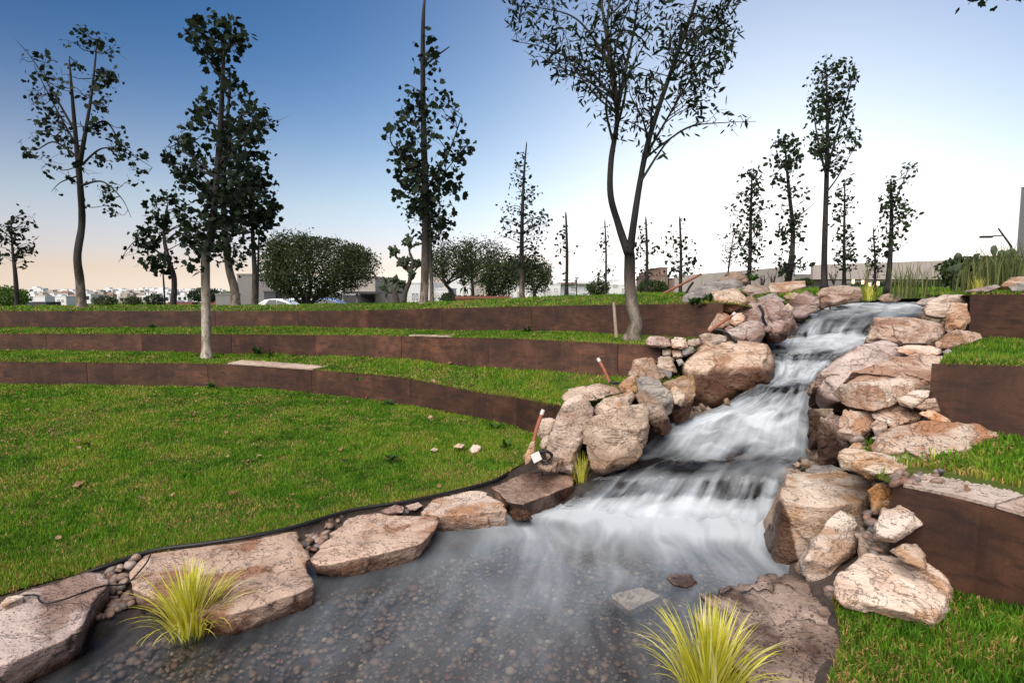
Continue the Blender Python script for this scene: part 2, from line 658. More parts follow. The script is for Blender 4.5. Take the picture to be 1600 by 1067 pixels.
def corten_mat():
    m = N('corten_steel')
    v = m.coords(scale=(1, 1, 1))
    v2 = m.coords(scale=(7, 7, 0.8))
    n1 = m.noise(v, 1.6, 7, 0.65, 0.4)
    n2 = m.noise(v2, 2.2, 5, 0.6)
    n3 = m.noise(v, 60, 3, 0.6)
    n5 = m.noise(m.coords(scale=(1, 1, 4.0)), 3.2, 6, 0.65, 0.8)
    c = m.ramp(n1, [(0.3, (0.045, 0.022, 0.015)), (0.5, (0.098, 0.043, 0.027)), (0.7, (0.20, 0.086, 0.048))])
    c = m.mix(m.ramp(n5, [(0.46, grey3(0)), (0.66, grey3(0.75))]), c, (0.035, 0.02, 0.017))
    c = m.mix(m.ramp(n2, [(0.55, grey3(0)), (0.75, grey3(0.35))]), c, (0.17, 0.088, 0.06))
    c = m.mix(0.35, c, m.ramp(n3, [(0.3, grey3(0.6)), (0.7, grey3(1.2))]), 'MULTIPLY')
    oi = m.n('ObjectInfo')
    hs = m.n('HueSaturation')
    mr = m.n('MapRange')
    mr.inputs['To Min'].default_value = 0.58
    mr.inputs['To Max'].default_value = 1.0
    m.l(oi.outputs['Random'], mr.inputs['Value'])
    m.l(mr.outputs[0], hs.inputs['Value'])
    m.l(c, hs.inputs['Color'])
    m.l(hs.outputs[0], m.b.inputs['Base Color'])
    m.b.inputs['Roughness'].default_value = 0.62
    m.b.inputs['Specular IOR Level'].default_value = 0.35
    m.bump(m.math('ADD', n1, m.math('MULTIPLY', n3, 0.3)), 0.25, 0.012)
    return m.m


M_CORTEN = corten_mat()
M_COPING = rock_mat('coping_stone', [(0.34, 0.24, 0.195), (0.44, 0.33, 0.275), (0.50, 0.39, 0.335), (0.56, 0.46, 0.40)], (0.5, 0.36, 0.28), (0.3, 0.2, 0.16), wet=False, dens=0.5)
M_BLACK = flat_mat('black_plastic', (0.012, 0.012, 0.013), 0.42)
M_WHITEP = flat_mat('white_plastic', (0.58, 0.57, 0.54), 0.5, 0.06)
M_RUSTPIPE = flat_mat('rust_painted_tube', (0.30, 0.10, 0.055), 0.55, 0.3, 20)
M_WOOD = flat_mat('weathered_stake', (0.36, 0.27, 0.20), 0.8, 0.35, 25, bump=0.004)


def water_mat(name, stream):
    m = N(name)
    foam = m.attr('foam')
    uvw = m.attr('flow', out='Vector')
    mp = m.n('Mapping')
    m.l(uvw, mp.inputs['Vector'])
    mp.inputs['Scale'].default_value = (13, 0.8, 0) if stream else (1.1, 7, 0)
    n1 = m.noise(mp.outputs[0], 1.0, 2, 0.5, 0.2)
    mp2 = m.n('Mapping')
    m.l(uvw, mp2.inputs['Vector'])
    mp2.inputs['Scale'].default_value = (5, 2.6, 0) if stream else (0.9, 1.6, 0)
    n2 = m.noise(mp2.outputs[0], 1.0, 3, 0.45, 0.8)
    sf = m.n('SeparateXYZ')
    m.l(uvw, sf.inputs[0])
    if stream:   # fine strands only where the water drops, broad soft clouds where it runs
        wgt = m.math('ADD', 0.22, m.math('MULTIPLY', sf.outputs['Z'], 1.1))
        k = m.math('ADD', m.math('MULTIPLY', m.math('SUBTRACT', n1, 0.5), wgt), m.math('MULTIPLY', m.math('SUBTRACT', n2, 0.5), 0.95))
    else:
        k = m.math('SUBTRACT', m.math('ADD', m.math('MULTIPLY', n1, 0.55), m.math('MULTIPLY', n2, 0.9)), 0.72)
    k = m.math('MULTIPLY', k, 1.65 if stream else 2.1)
    fa = m.math('ADD', foam, m.math('MULTIPLY', k, m.math('ADD', m.math('ADD', m.math('MULTIPLY', foam, 0.75), 0.10), m.math('MULTIPLY', sf.outputs['Z'], 0.42))), clamp=True)
    if not stream:
        fa = m.math('MINIMUM', fa, 0.9)
    tr = m.n('BsdfTransparent')
    tr.inputs[0].default_value = (0.80, 0.82, 0.83, 1)
    gl = m.n('BsdfGlossy')
    gl.inputs['Roughness'].default_value = 0.10
    fr = m.n('Fresnel', i_IOR=1.33)
    wmix = m.n('MixShader')
    m.l(fr.outputs[0], wmix.inputs[0])
    m.l(tr.outputs[0], wmix.inputs[1])
    m.l(gl.outputs[0], wmix.inputs[2])
    df = m.n('BsdfDiffuse')
    df.inputs[0].default_value = (0.68, 0.73, 0.775, 1) if stream else (0.54, 0.64, 0.75, 1)
    tl = m.n('BsdfTranslucent')
    tl.inputs[0].default_value = (0.68, 0.73, 0.775, 1) if stream else (0.54, 0.64, 0.75, 1)
    fm = m.n('MixShader', i_0=0.25)
    m.l(df.outputs[0], fm.inputs[1])
    m.l(tl.outputs[0], fm.inputs[2])
    fin = m.n('MixShader')
    m.l(fa, fin.inputs[0])
    m.l(wmix.outputs[0], fin.inputs[1])
    m.l(fm.outputs[0], fin.inputs[2])
    if not stream:
        fc = m.mix(m.ramp(fa, [(0.25, grey3(0)), (0.75, grey3(1))]), (0.57, 0.64, 0.71), (0.68, 0.73, 0.775))  # thin foam takes a bluish tint that paints in the sky's reflection
        m.l(fc, df.inputs[0])
        m.l(fc, tl.inputs[0])
    bp = m.n('Bump', i_Strength=0.2, i_Distance=0.02)
    m.l(m.math('ADD', n1, n2), bp.inputs['Height'])
    for nd in (gl, df, tl):
        m.l(bp.outputs[0], nd.inputs['Normal'])
    m.l(fin.outputs[0], m.out.inputs['Surface'])
    return m.m


M_POND = water_mat('pond_water', False)
M_STREAM = water_mat('stream_water', True)

# ------------------------------------------------------------------ rocks
_ICO = {}


def ico(level):
    if level not in _ICO:
        bm = bmesh.new()
        bmesh.ops.create_icosphere(bm, subdivisions=level, radius=1.0)
        bm.verts.ensure_lookup_table()
        V = np.array([tuple(v.co) for v in bm.verts])
        T = np.array([[v.index for v in f.verts] for f in bm.faces], dtype=np.int32)
        bm.free()
        _ICO[level] = (V, T)
    return _ICO[level]


def hull_planes(P):
    bm = bmesh.new()
    for p in P:
        bm.verts.new(tuple(p))
    r = bmesh.ops.convex_hull(bm, input=bm.verts)
    bm.normal_update()
    c = np.mean(np.array(P), axis=0)
    Ns, Ds = [], []
    for f in bm.faces:
        if f.calc_area() < 1e-7:
            continue
        n = np.array(tuple(f.normal))
        d = float(n @ (np.array(tuple(f.verts[0].co)) - c))
        if d < 0:
            n, d = -n, -d
        for n2, d2 in zip(Ns, Ds):
            if n @ n2 > 0.985:
                break
        else:
            Ns.append(n)
            Ds.append(max(d, 0.004))
    bm.free()
    return c, np.array(Ns), np.array(Ds)


_rock_seed = [0]


def stone(name, P, mat, level=5, rough=0.05, p=44, wet=-9.0, label=None, group=None, strata=0.3, cat='rock', cuts=9):
    P = np.array([tuple(q) for q in P], dtype=float)
    ext = (P.max(0) - P.min(0)) / 2
    size = float(np.mean(ext))
    c, Ns, Ds = hull_planes(P)
    D, T = ico(level)
    _rock_seed[0] += 7
    sd_ = _rock_seed[0]
    rg = np.random.default_rng(sd_)
    for _ in range(cuts if level >= 5 else min(4, cuts)):   # random cleavage planes
        nn = rg.normal(size=3)
        nn /= np.linalg.norm(nn)
        dd = float(((P - c) @ nn).max()) * rg.uniform(0.80, 0.97)
        Ns = np.vstack([Ns, nn])
        Ds = np.append(Ds, max(dd, 0.004))
    d = D * np.maximum(ext, 0.15 * ext.max())
    d = d / np.linalg.norm(d, axis=1, keepdims=True)
    q = np.maximum((d @ Ns.T) / Ds[None, :], 1e-6)
    r = (q ** p).sum(1) ** (-1.0 / p)
    V = d * r[:, None]
    W = V + sd_ * 3.17
    f0 = 1.1 / max(size, 0.02)
    h = fbm(W, f0, 3, sd_) * 0.35
    rid = 1 - np.abs(fbm(W, f0 * 2.0, 4, sd_ + 3)) * 2
    h = h - 0.45 * np.maximum(rid - 0.78, 0) * 3
    ax = np.array([0.25 * math.sin(sd_), 0.25 * math.cos(sd_ * 1.7), 1.0])
    s = (V @ ax) * (5.5 / max(size, 0.02)) * 0.5 + fbm(W, f0 * 0.8, 2, sd_ + 5) * 1.4
    saw = s - np.floor(s)
    h = h + strata * (np.minimum(saw, (1 - saw) * 3) - 0.4) * 0.6
    h = h + 0.45 * fbm(W, f0 * 5, 3, sd_ + 9)
    # fracture facets: patches tilted against each other with small ledges between
    for K, am in ((14, 4.2), (60, 2.0)):
        if level < 5 and K > 20:
            continue
        ctr = V[rg.integers(0, len(V), K)]
        tl = rg.normal(size=(K, 3))
        Vw = V + 0.10 * size * np.stack([fbm(W, f0 * 3, 2, sd_ + 20 + k) for k in range(3)], 1)
        near = np.argmin(((Vw[:, None, :] - ctr[None]) ** 2).sum(2), 1)
        fac = ((V - ctr[near]) * tl[near]).sum(1) / size
        h = h + am * np.clip(fac, -0.45, 0.45) + am * 0.12 * rg.normal(size=K)[near]
    lim_ = np.minimum(r / size, 1.0)
    V = V + d * (h * size * rough * lim_)[:, None]
    V = V + c
    base = np.array([c[0], c[1], V[:, 2].min()])
    o = nm(name, V, T, mat, loc=tuple(base), smooth=True)
    o['wet_z'] = float(wet[0] if isinstance(wet, tuple) else wet)
    o['splash'] = float(wet[1]) if isinstance(wet, tuple) else 0.0
    o['splash_x'] = float(wet[2]) if isinstance(wet, tuple) else 0.0
    setp(o, label, cat, group)
    return o


def outline_pts(out, Y0, d, th=None, bulge=None):
    xs = [q[0] for q in out]
    ys = [q[1] for q in out]
    cx, cy = sum(xs) / len(xs), sum(ys) / len(ys)
    y0, y1 = min(ys), max(ys)
    wm = (max(xs) - min(xs)) / F * Y0
    hm = (y1 - y0) / F * Y0
    if bulge is None:
        bulge = 0.16 * min(wm, hm * 1.3)
    if th is None:
        th = 0.75 * min(wm, hm * 1.6)
    P = []
    for q in out:
        x, y = q[0], q[1]
        t = (y - y0) / (y1 - y0)
        Yp = Y0 + d * (0.5 - t) + (q[2] if len(q) > 2 else 0)
        P.append(at(x, y, Yp))
        xi, yi = cx + (x - cx) * 0.66, cy + (y - cy) * 0.66
        P.append(at(xi, yi, Yp - bulge + d * 0.12))
        xb, yb = cx + (x - cx) * 0.86, cy + (y - cy) * 0.86
        P.append(at(xb, yb, Yp + th))
    return P


def rk(out, Y0, d, mat, label, level=5, wet=-9.0, rough=0.05, th=None, bulge=None, name='rock', group=None, p=90, strata=0.3, cuts=11):
    return stone(name, outline_pts(out, Y0, d, th, bulge), mat, level, rough, p, wet, label, group, strata, cuts=cuts)


def slab(out, z, zb, mat, label, level=6, wet=-9.0, rough=0.035, inset=0.94, name='slab', p=110, strata=0.3, cat='rock slab'):
    T = [atz(x, y, z) for x, y in out]
    c = sum(T, Vector()) / len(T)
    P = list(T)
    for t in T:
        q = c + (t - c) * inset
        P.append(Vector((q.x, q.y, zb)))
    return stone(name, P, mat, level, rough, p, wet, label, None, strata, cat, cuts=2)

# ------------------------------------------------------------------ terraces: wall lines (px, top row, base row, distance)
W1 = [(-420, 560, 594, 11.2), (-200, 562, 598, 11.3), (0, 565, 601, 11.4), (200, 567, 603, 11.6), (346, 569, 605, 11.6), (450, 575.5, 610, 11.3), (600, 587, 629, 10.2), (690, 602, 646, 9.5), (750, 614, 657, 9.0), (800, 621, 668, 8.5), (880, 635, 690, 7.4)]
W2 = [(-420, 518, 546, 13.8), (-200, 520, 547, 13.9), (0, 521, 548, 14.0), (200, 522, 550, 13.9), (330, 522, 553, 13.6), (450, 523, 555, 13.0), (620, 525, 561, 11.6), (715, 527.5, 571, 10.4), (800, 529.5, 576, 9.7), (900, 534, 581, 9.0), (981, 538, 588, 8.6), (1033, 540.5, 596, 8.3)]
W3 = [(-420, 486, 512, 15.4), (-200, 486, 512.5, 15.5), (0, 486, 513, 15.6), (210, 486, 512.5, 15.7), (450, 486, 511, 15.4), (600, 484.5, 515, 14.0), (700, 481.5, 516.5, 12.8), (800, 479.5, 518, 11.8), (900, 477.5, 520, 10.9), (1000, 476, 525, 10.0), (1130, 473.5, 531, 9.0)]
W1R = [(1394, 757, 872, 3.86), (1500, 779, 915, 3.55), (1600, 806, 946, 3.26), (1760, 855, 1010, 2.85), (1900, 905, 1075, 2.55)]
W2R = [(1455, 568, 668, 5.35), (1530, 570, 676, 5.1), (1600, 573, 684, 4.9), (1760, 578, 706, 4.5), (1900, 583, 726, 4.25)]
W3R = [(1517, 460, 531, 8.2), (1600, 460, 531.5, 8.1), (1760, 460, 533, 7.9), (1950, 460, 535, 7.7)]


def wall_lines(W, n=160):
    top = smooth_line([at(a, b, Y) for a, b, c, Y in W], n)
    base = smooth_line([at(a, c, Y) for a, b, c, Y in W], n)
    base[:, :2] = top[:, :2]
    return top, base


def make_wall(W, label, plen=2.4, first=0.8):
    top, base = wall_lines(W)
    seg = np.linalg.norm(np.diff(top[:, :2], axis=0), axis=1)
    cum = np.concatenate([[0], np.cumsum(seg)])
    root = empty('retaining_wall', tuple(base[len(base) // 2]), label, 'retaining wall', 'rusty steel retaining walls')
    s0, cuts = 0.0, [0.0]
    s = first
    while s < cum[-1] - 0.5:
        cuts.append(s)
        s += plen
    cuts.append(cum[-1])
    for a, b in zip(cuts[:-1], cuts[1:]):
        m = max(2, int((b - a) / 0.4) + 1)
        ss = np.linspace(a + 0.004, b - 0.004, m)
        I = lambda L: np.stack([np.interp(ss, cum, L[:, k]) for k in range(3)], 1)
        t, bs = I(top), I(base)
        bs[:, 2] -= 0.12
        tg = np.gradient(t[:, :2], axis=0)
        tg /= np.linalg.norm(tg, axis=1, keepdims=True)
        nb = np.stack([-tg[:, 1], tg[:, 0], np.zeros(m)], 1)
        off = RNG.normal(0, 0.003)
        t = t + nb * off
        bs = bs + nb * off
        t2, b2 = t + nb * 0.022, bs + nb * 0.022
        t[:, 2] += RNG.normal(0, 0.003)
        t2[:, 2] = t[:, 2]
        V = np.concatenate([bs, t, t2, b2])
        Fc = []
        for i in range(m - 1):
            Fc.append((i, i + 1, m + i + 1, m + i))
            Fc.append((m + i, m + i + 1, 2 * m + i + 1, 2 * m + i))
            Fc.append((2 * m + i, 2 * m + i + 1, 3 * m + i + 1, 3 * m + i))
        Fc.append((0, m, 2 * m, 3 * m))
        Fc.append((m - 1, 4 * m - 1, 3 * m - 1, 2 * m - 1))
        pm('panel', V, Fc, M_CORTEN, root)
    return top, base


T1, B1 = make_wall(W1, 'lowest curved rusty steel retaining wall behind the big front lawn', first=1.9)
T2, B2 = make_wall(W2, 'middle curved rusty steel retaining wall behind the pale tree trunk', first=2.6)
T3, B3 = make_wall(W3, 'uppermost curved rusty steel retaining wall on the left, behind the forked tree')
T1R, B1R = make_wall(W1R, 'dark lowest steel retaining wall at the bottom right with stone coping', first=3.0)
T2R, B2R = make_wall(W2R, 'middle steel retaining wall on the right bank, beside the layered rocks', first=3.0)
T3R, B3R = make_wall(W3R, 'small uppermost steel retaining wall at the right edge, level with the horizon', first=3.0)


def behind(L, d, dz=-0.015):
    tg = np.gradient(L[:, :2], axis=0)
    tg /= np.linalg.norm(tg, axis=1, keepdims=True)
    o = L.copy()
    o[:, 0] -= tg[:, 1] * d
    o[:, 1] += tg[:, 0] * d
    o[:, 2] += dz
    return o


def terrain(name, lines, rows, mat, amp=0.02, kind='structure'):
    V, Fc, nr = loft(lines, rows)
    n = len(lines[0])
    bumpz = fbm(V * np.array([1, 1, 0]), 0.9, 4, 5) * amp
    w = np.ones(len(V))
    V = V + np.stack([0 * w, 0 * w, bumpz * w], 1)
    o = nm(name, V, Fc, mat, smooth=True)
    setp(o, kind=kind)
    return V, Fc


EXT = lambda W, pts: [W[-1]] and W + pts
# lines continued under the stream rocks
t1e = smooth_line([at(a, b, Y) for a, b, c, Y in W1] + [Vector((1.15, 7.0, 0.66))], 160)
t2e = smooth_line([at(a, b, Y) for a, b, c, Y in W2] + [Vector((2.55, 8.1, 1.33))], 160)
b2e = smooth_line([Vector((at(a, b, Y).x, at(a, b, Y).y, at(a, c, Y).z)) for a, b, c, Y in W2] + [Vector((2.45, 8.2, 0.93))], 160)
t3e = smooth_line([at(a, b, Y) for a, b, c, Y in W3] + [Vector((3.9, 9.3, 1.9))], 160)
b3e = smooth_line([Vector((at(a, b, Y).x, at(a, b, Y).y, at(a, c, Y).z)) for a, b, c, Y in W3] + [Vector((3.7, 9.2, 1.38))], 160)
EDGE_PX = [(-620, 1180), (-420, 1075), (-200, 1000), (0, 930), (150, 886), (205, 869), (320, 850), (460, 823), (550, 797), (650, 781), (760, 755), (812, 728), (850, 705), (880, 694)]
EDGE = smooth_line([atz(x, y, 0.16) for x, y in EDGE_PX], 160)
b1n = B1.copy()

LAWN_V, LAWN_F = terrain('lawn', [EDGE, EDGE * 0.5 + b1n * 0.5, behind(b1n, 0.1, 0)], [30, 30], M_LAWN, 0.03)
TER1_V, TER1_F = terrain('terrace_turf', [behind(t1e, 0.03), behind(b2e, 0.08, 0)], [22], M_LAWN, 0.02)
TER2_V, TER2_F = terrain('terrace_turf', [behind(t2e, 0.03), behind(b3e, 0.08, 0)], [22], M_LAWN, 0.02)

# upper lawn: mound behind the top wall, falling away to the field
pxs = np.linspace(-420, 1130, 160)
crest_px = [(-420, 480.5, 18.5), (0, 480, 18.2), (200, 479, 18.3), (450, 477, 17.8), (600, 474.5, 16.6), (740, 470, 15.4), (800, 467.5, 14.6), (900, 462.5, 13.6), (1000, 459, 12.8), (1060, 458, 12.3), (1180, 457, 12.2)]
CREST = smooth_line([at(*q) for q in crest_px], 160)
back1 = CREST + np.array([0, 5.0, -0.35])
back2 = CREST * np.array([1.5, 1, 1]) + np.array([0, 13.0, 0])
back2[:, 2] = 0.55
mid = behind(t3e, 0.03) * 0.5 + CREST * 0.5
mid[:, 2] += 0.04
UP_V, UP_F = terrain('upper_lawn', [behind(t3e, 0.03), mid, CREST, back1, back2], [10, 10, 10, 8], M_LAWN, 0.03)

# right hand terraces and banks
l1 = smooth_line([at(1330, 725, 4.75), at(1394, 757, 3.9)] + [Vector(tuple(p)) for p in behind(T1R, 0.03)[8::12]], 160)
l2 = smooth_line([at(1330, 680, 5.6), at(1400, 672, 5.55)] + [Vector(tuple(p)) for p in behind(B2R, 0.08, 0)[8::12]], 160)
TR1_V, TR1_F = terrain('terrace_turf', [l1, l2], [24], M_LAWN, 0.015)
l1 = smooth_line([at(1480, 566, 6.0), at(1488, 570, 5.32)] + [Vector(tuple(p)) for p in behind(T2R, 0.03)[8::12]], 160)
l2 = smooth_line([at(1484, 540, 7.9), at(1500, 533, 8.3)] + [Vector(tuple(p)) for p in behind(B3R, 0.08, 0)[8::12]], 160)
TR2_V, TR2_F = terrain('terrace_turf', [l1, l2], [24], M_LAWN, 0.015)
l1 = smooth_line([Vector((7.2, 9.3, 2.05)), Vector((6.7, 8.5, 2.08))] + [Vector(tuple(p)) for p in behind(T3R, 0.03)[8::12]], 160)
l2 = smooth_line([Vector((9.4, 12.2, 2.05)), Vector((10.6, 12.2, 2.1)), Vector((20, 12.5, 2.15)), Vector((26, 12.5, 2.15))], 160)
l3 = smooth_line([Vector((11.5, 17, 2.08)), Vector((14, 17, 2.15)), Vector((22, 18, 2.3)), Vector((34, 18, 2.4))], 160)
TR3_V, TR3_F = terrain('upper_lawn', [l1, l2, l3], [14, 10], M_LAWN, 0.03)
# lawn at the lower right
l1 = smooth_line([atz(1300, 935, 0.18), atz(1314, 1000, 0.18), atz(1296, 1067, 0.18), atz(1280, 1180, 0.18), atz(1280, 1400, 0.2)], 80)
l2 = smooth_line([at(1394, 872, 3.9), at(1500, 915, 3.6), at(1600, 946, 3.3), at(1760, 1010, 2.9), at(1900, 1075, 2.6)], 80)
l1 = l1[:, :]
LR_V, LR_F = terrain('lawn', [l1, l2], [50], M_LAWN, 0.02)
# ground behind the stream head, seen between the trees on the right
l1 = smooth_line([Vector((2.6, 12.4, 2.0)), Vector((5, 14.5, 1.85)), Vector((8, 15.2, 1.86)), Vector((11.5, 13.6, 2.0)), Vector((30, 13.5, 2.0))], 100)
l2 = smooth_line([Vector((1.5, 17, 1.8)), Vector((6, 18.5, 2.0)), Vector((10, 18.5, 2.08)), Vector((16, 18.5, 2.12)), Vector((44, 18, 2.3))], 100)
l3 = smooth_line([Vector((2, 30, 0.8)), Vector((10, 28, 2.1)), Vector((16, 28, 2.22)), Vector((24, 28, 2.25)), Vector((60, 28, 2.4))], 100)
l4 = l3 * np.array([1.2, 1.4, 0]) + np.array([0, 0, 0.3])
RB_V, RB_F = terrain('upper_lawn', [l1, l2, l3, l4], [12, 12, 6], M_LAWN, 0.04)

# far ground to the horizon, with the low hill that carries the town
gx = np.concatenate([np.linspace(-3000, -700, 12), np.linspace(-640, 640, 70), np.linspace(700, 3000, 12)])
gy = np.concatenate([np.linspace(-12, 14, 8), np.linspace(16.5, 120, 16), np.linspace(140, 900, 40), np.linspace(1000, 5000, 10)])
GX, GY = np.meshgrid(gx, gy)


def far_z(x, y):
    dip = -3.0 * np.clip((y - 70) / 150, 0, 1) + 1.6 * np.clip((y - 270) / 200, 0, 1) + 2.2 * np.clip((y - 470) / 400, 0, 1)
    return 0.12 + dip + np.clip((y - 900) / 2000, 0, 1) * 2 - 0.7 * np.clip((18 - y) / 3, 0, 1)


GV = np.stack([GX.ravel(), GY.ravel(), far_z(GX, GY).ravel()], 1)
o = nm('ground', GV, grid_faces(len(gy), len(gx)), M_FAR, smooth=True)
setp(o, kind='structure')

# pond bed and the bank below the lawn edge
gx = np.linspace(-9, 5, 70)
gy = np.linspace(0.4, 7.0, 40)
GX, GY = np.meshgrid(gx, gy)
GV = np.stack([GX.ravel(), GY.ravel(), np.full(GX.size, -0.16)], 1)
GV[:, 2] += fbm(GV, 1.2, 4, 3) * 0.03
o = nm('pond_bed', GV, grid_faces(40, 70), M_SOIL, smooth=True)
setp(o, kind='structure')
e0 = EDGE.copy()
e0[:, 2] = 0.15
e1 = behind(EDGE, -0.10, 0)
e1[:, 2] = 0.07
e2 = behind(EDGE, -0.45, 0)
e2[:, 2] = -0.02
e3 = behind(EDGE, -0.9, 0)
e3[:, 2] = -0.2
BANK_V, BANK_F = terrain('pond_bank', [e0, e1, e2, e3], [3, 6, 5], M_SOIL, 0.02)
# right-hand bank beneath the wet slab and the rocks
e0 = smooth_line([atz(1390, 870, 0.28), atz(1330, 930, 0.2), atz(1330, 1000, 0.18), atz(1310, 1067, 0.18), atz(1290, 1250, 0.18)], 60)
e1 = smooth_line([atz(1245, 860, 0.02), atz(1225, 930, 0.0), atz(1220, 1000, 0.0), atz(1200, 1067, 0.0), atz(1180, 1250, 0.0)], 60)
e2 = e1 + np.array([-0.35, 0, -0.2])
RBANK_V, RBANK_F = terrain('pond_bank', [e0, e1, e2], [8, 4], M_SOIL, 0.02)

# ------------------------------------------------------------------ stream: bed, banks and water
ROWS = [  # left px, right px, level, foam
    ((855, 832), (1200, 895), -0.09, 0.0),
    ((878, 806), (1212, 850), -0.05, 0.25),
    ((897, 789), (1214, 800), 0.035, 0.78),
    ((912, 777), (1217, 782), 0.09, 0.50),
    ((926, 765), (1219, 768), 0.18, 0.38),
    ((940, 750), (1222, 752), 0.28, 0.34),
    ((962, 736), (1227, 740), 0.335, 0.20),
    ((985, 722), (1240, 726), 0.37, 0.06),
    ((1010, 705), (1262, 709), 0.40, 0.26),
    ((1040, 681), (1265, 685), 0.47, 0.82),
    ((1060, 661), (1267, 656), 0.55, 0.84),
    ((1098, 647), (1268, 641), 0.635, 0.80),
    ((1133, 633), (1270, 627), 0.70, 0.66),
    ((1160, 620), (1271, 614), 0.78, 0.52),
    ((1180, 608), (1272, 602), 0.875, 0.16),
    ((1203, 593), (1278, 589), 0.915, 0.60),
    ((1211, 580), (1290, 577), 0.965, 0.85),
    ((1210, 566), (1304, 564), 1.03, 0.72),
    ((1209, 559), (1312, 558), 1.10, 0.52),
    ((1208, 552.5), (1322, 551), 1.168, 0.18),
    ((1206, 545), (1338, 544), 1.195, 0.66),
    ((1206, 537), (1352, 537), 1.235, 0.80),
    ((1210, 530), (1372, 529.5), 1.297, 0.92),
    ((1238, 526), (1400, 526), 1.325, 0.80),
    ((1240, 520), (1408, 515), 1.395, 0.42, 1.45),
    ((1243, 511), (1420, 505), 1.497, 0.30, 1.564),
    ((1248, 503), (1430, 496), 1.586, 0.27, 1.664),
    ((1258, 496.5), (1438, 489), 1.653, 0.28, 1.74),
    ((1275, 489), (1441, 484), 1.73, 0.36, 1.79),
    ((1300, 480.5), (1440, 478), 1.813, 0.62, 1.847),
    ((1318, 475.5), (1440, 474), 1.85, 0.60, 1.868),
    ((1318, 472.8), (1425, 472), 1.872, 0.40),
]
SL = smooth_line([atz(*q[0], q[2]) for q in ROWS], 380)
SR = smooth_line([atz(*q[1], q[4] if len(q) > 4 else q[2]) for q in ROWS], 380)
SFOAM = np.interp(np.linspace(0, len(ROWS) - 1, 380), np.arange(len(ROWS)), [r[3] for r in ROWS])
NU = 120
us = np.linspace(-0.06, 1.06, NU)
VV, FO, FL = [], [], []
arc = np.concatenate([[0], np.cumsum(np.linalg.norm(np.diff((SL + SR) / 2, axis=0), axis=1))])
nu = np.stack([us * 9.0, np.zeros(NU), np.zeros(NU)], 1)
shift = fbm(nu, 1.0, 3, 41) * 7 + fbm(nu, 3.1, 2, 44) * 3.5
idx = np.arange(380)
SLx, SRx = SL.copy(), SR.copy()
for i in range(380):
    # shift the falls up and down stream across the width so that no lip is a straight line
    loc = np.clip(i + shift * min(1, i / 12) * (1 if i < 285 else 0.25), 0, 379)
    i0 = np.floor(loc).astype(int)
    i1 = np.minimum(i0 + 1, 379)
    fr = (loc - i0)[:, None]
    zL = SL[i0, 2] * (1 - fr[:, 0]) + SL[i1, 2] * fr[:, 0]
    zR = SR[i0, 2] * (1 - fr[:, 0]) + SR[i1, 2] * fr[:, 0]
    P = SL[i][None, :] * (1 - us[:, None]) + SR[i][None, :] * us[:, None]
    P[:, 2] = zL * (1 - us) + zR * us
    VV.append(P)
    f_ = SFOAM[i0] * (1 - fr[:, 0]) + SFOAM[i1] * fr[:, 0]
    edge = np.clip(np.minimum(us, 1 - us) / 0.10, 0, 1) ** 0.7
    FO.append(f_ * (0.35 + 0.65 * edge))
    FL.append(np.stack([us, np.full(NU, arc[i]), np.zeros(NU)], 1))
SV = np.concatenate(VV)
FO = np.concatenate(FO)
FL = np.concatenate(FL)
slope = np.gradient(SV.reshape(380, NU, 3)[:, :, 2], axis=0)
hor = np.linalg.norm(np.gradient(SV.reshape(380, NU, 3)[:, :, :2], axis=0), axis=2)
steep = np.clip(np.abs(slope) / (hor + 1e-4), 0, 1.2).ravel()
FL[:, 2] = steep
rip = fbm(np.stack([FL[:, 0] * 22, FL[:, 1] * 2.0, 0 * FO], 1), 1.0, 3, 77)
big = fbm(SV * np.array([1, 1, 0]), 2.6, 3, 91)
SV[:, 2] += rip * 0.013 * (0.3 + steep) + big * 0.05 * np.clip(1.2 - steep, 0.2, 1) * np.clip((SV[:, 2] - 0.0) / 0.2, 0, 1)
# dark rock noses breaking the lower lips
nose = fbm(np.stack([FL[:, 0] * 7, FL[:, 1] * 1.6, 0 * FO + 3], 1), 1.0, 2, 19)
FO = np.clip(FO + 0.28 * nose, 0, 1)
STREAM = nm('stream', SV, grid_faces(380, NU), M_STREAM, smooth=True, attrs={'foam': FO, 'flow': FL})
setp(STREAM, kind='structure')

# bed: same course, a little lower, with shoulders for the rocks
bl, br = SL[::4].copy(), SR[::4].copy()
for Lx, Lsrc in ((bl, SL), (br, SR)):
    Lx[:, 2] = [Lsrc[max(0, k - 22):k + 1, 2].min() for k in range(0, 380, 4)]
cross = []
for k, (off, dz) in enumerate([(-3.4, -0.9), (-1.5, -0.4), (-0.6, -0.14), (-0.16, -0.07), (0.0, -0.10), (0.33, -0.13), (0.66, -0.13), (1.0, -0.10), (1.06, -0.06), (1.2, 0.04), (1.55, 0.02), (3.2, -0.5)]):
    wdt = np.linalg.norm((br - bl)[:, :2], axis=1, keepdims=True)
    dirv = (br - bl) / wdt
    dirv[:, 2] = 0
    if off < 0:
        L = bl + dirv * off * 0.7
    elif off > 1:
        L = br + dirv * (off - 1.0) * 1.3
    else:
        L = bl * (1 - off) + br * off
    L = L.copy()
    L[:, 2] = L[:, 2] + dz
    cross.append(L)
V, Fc, _ = loft(cross, [5] * (len(cross) - 1))
V[:, 2] += fbm(V, 2.2, 4, 31) * 0.05
o = nm('stream_bed', V, Fc, M_BEDSOIL, smooth=True)
setp(o, kind='structure')

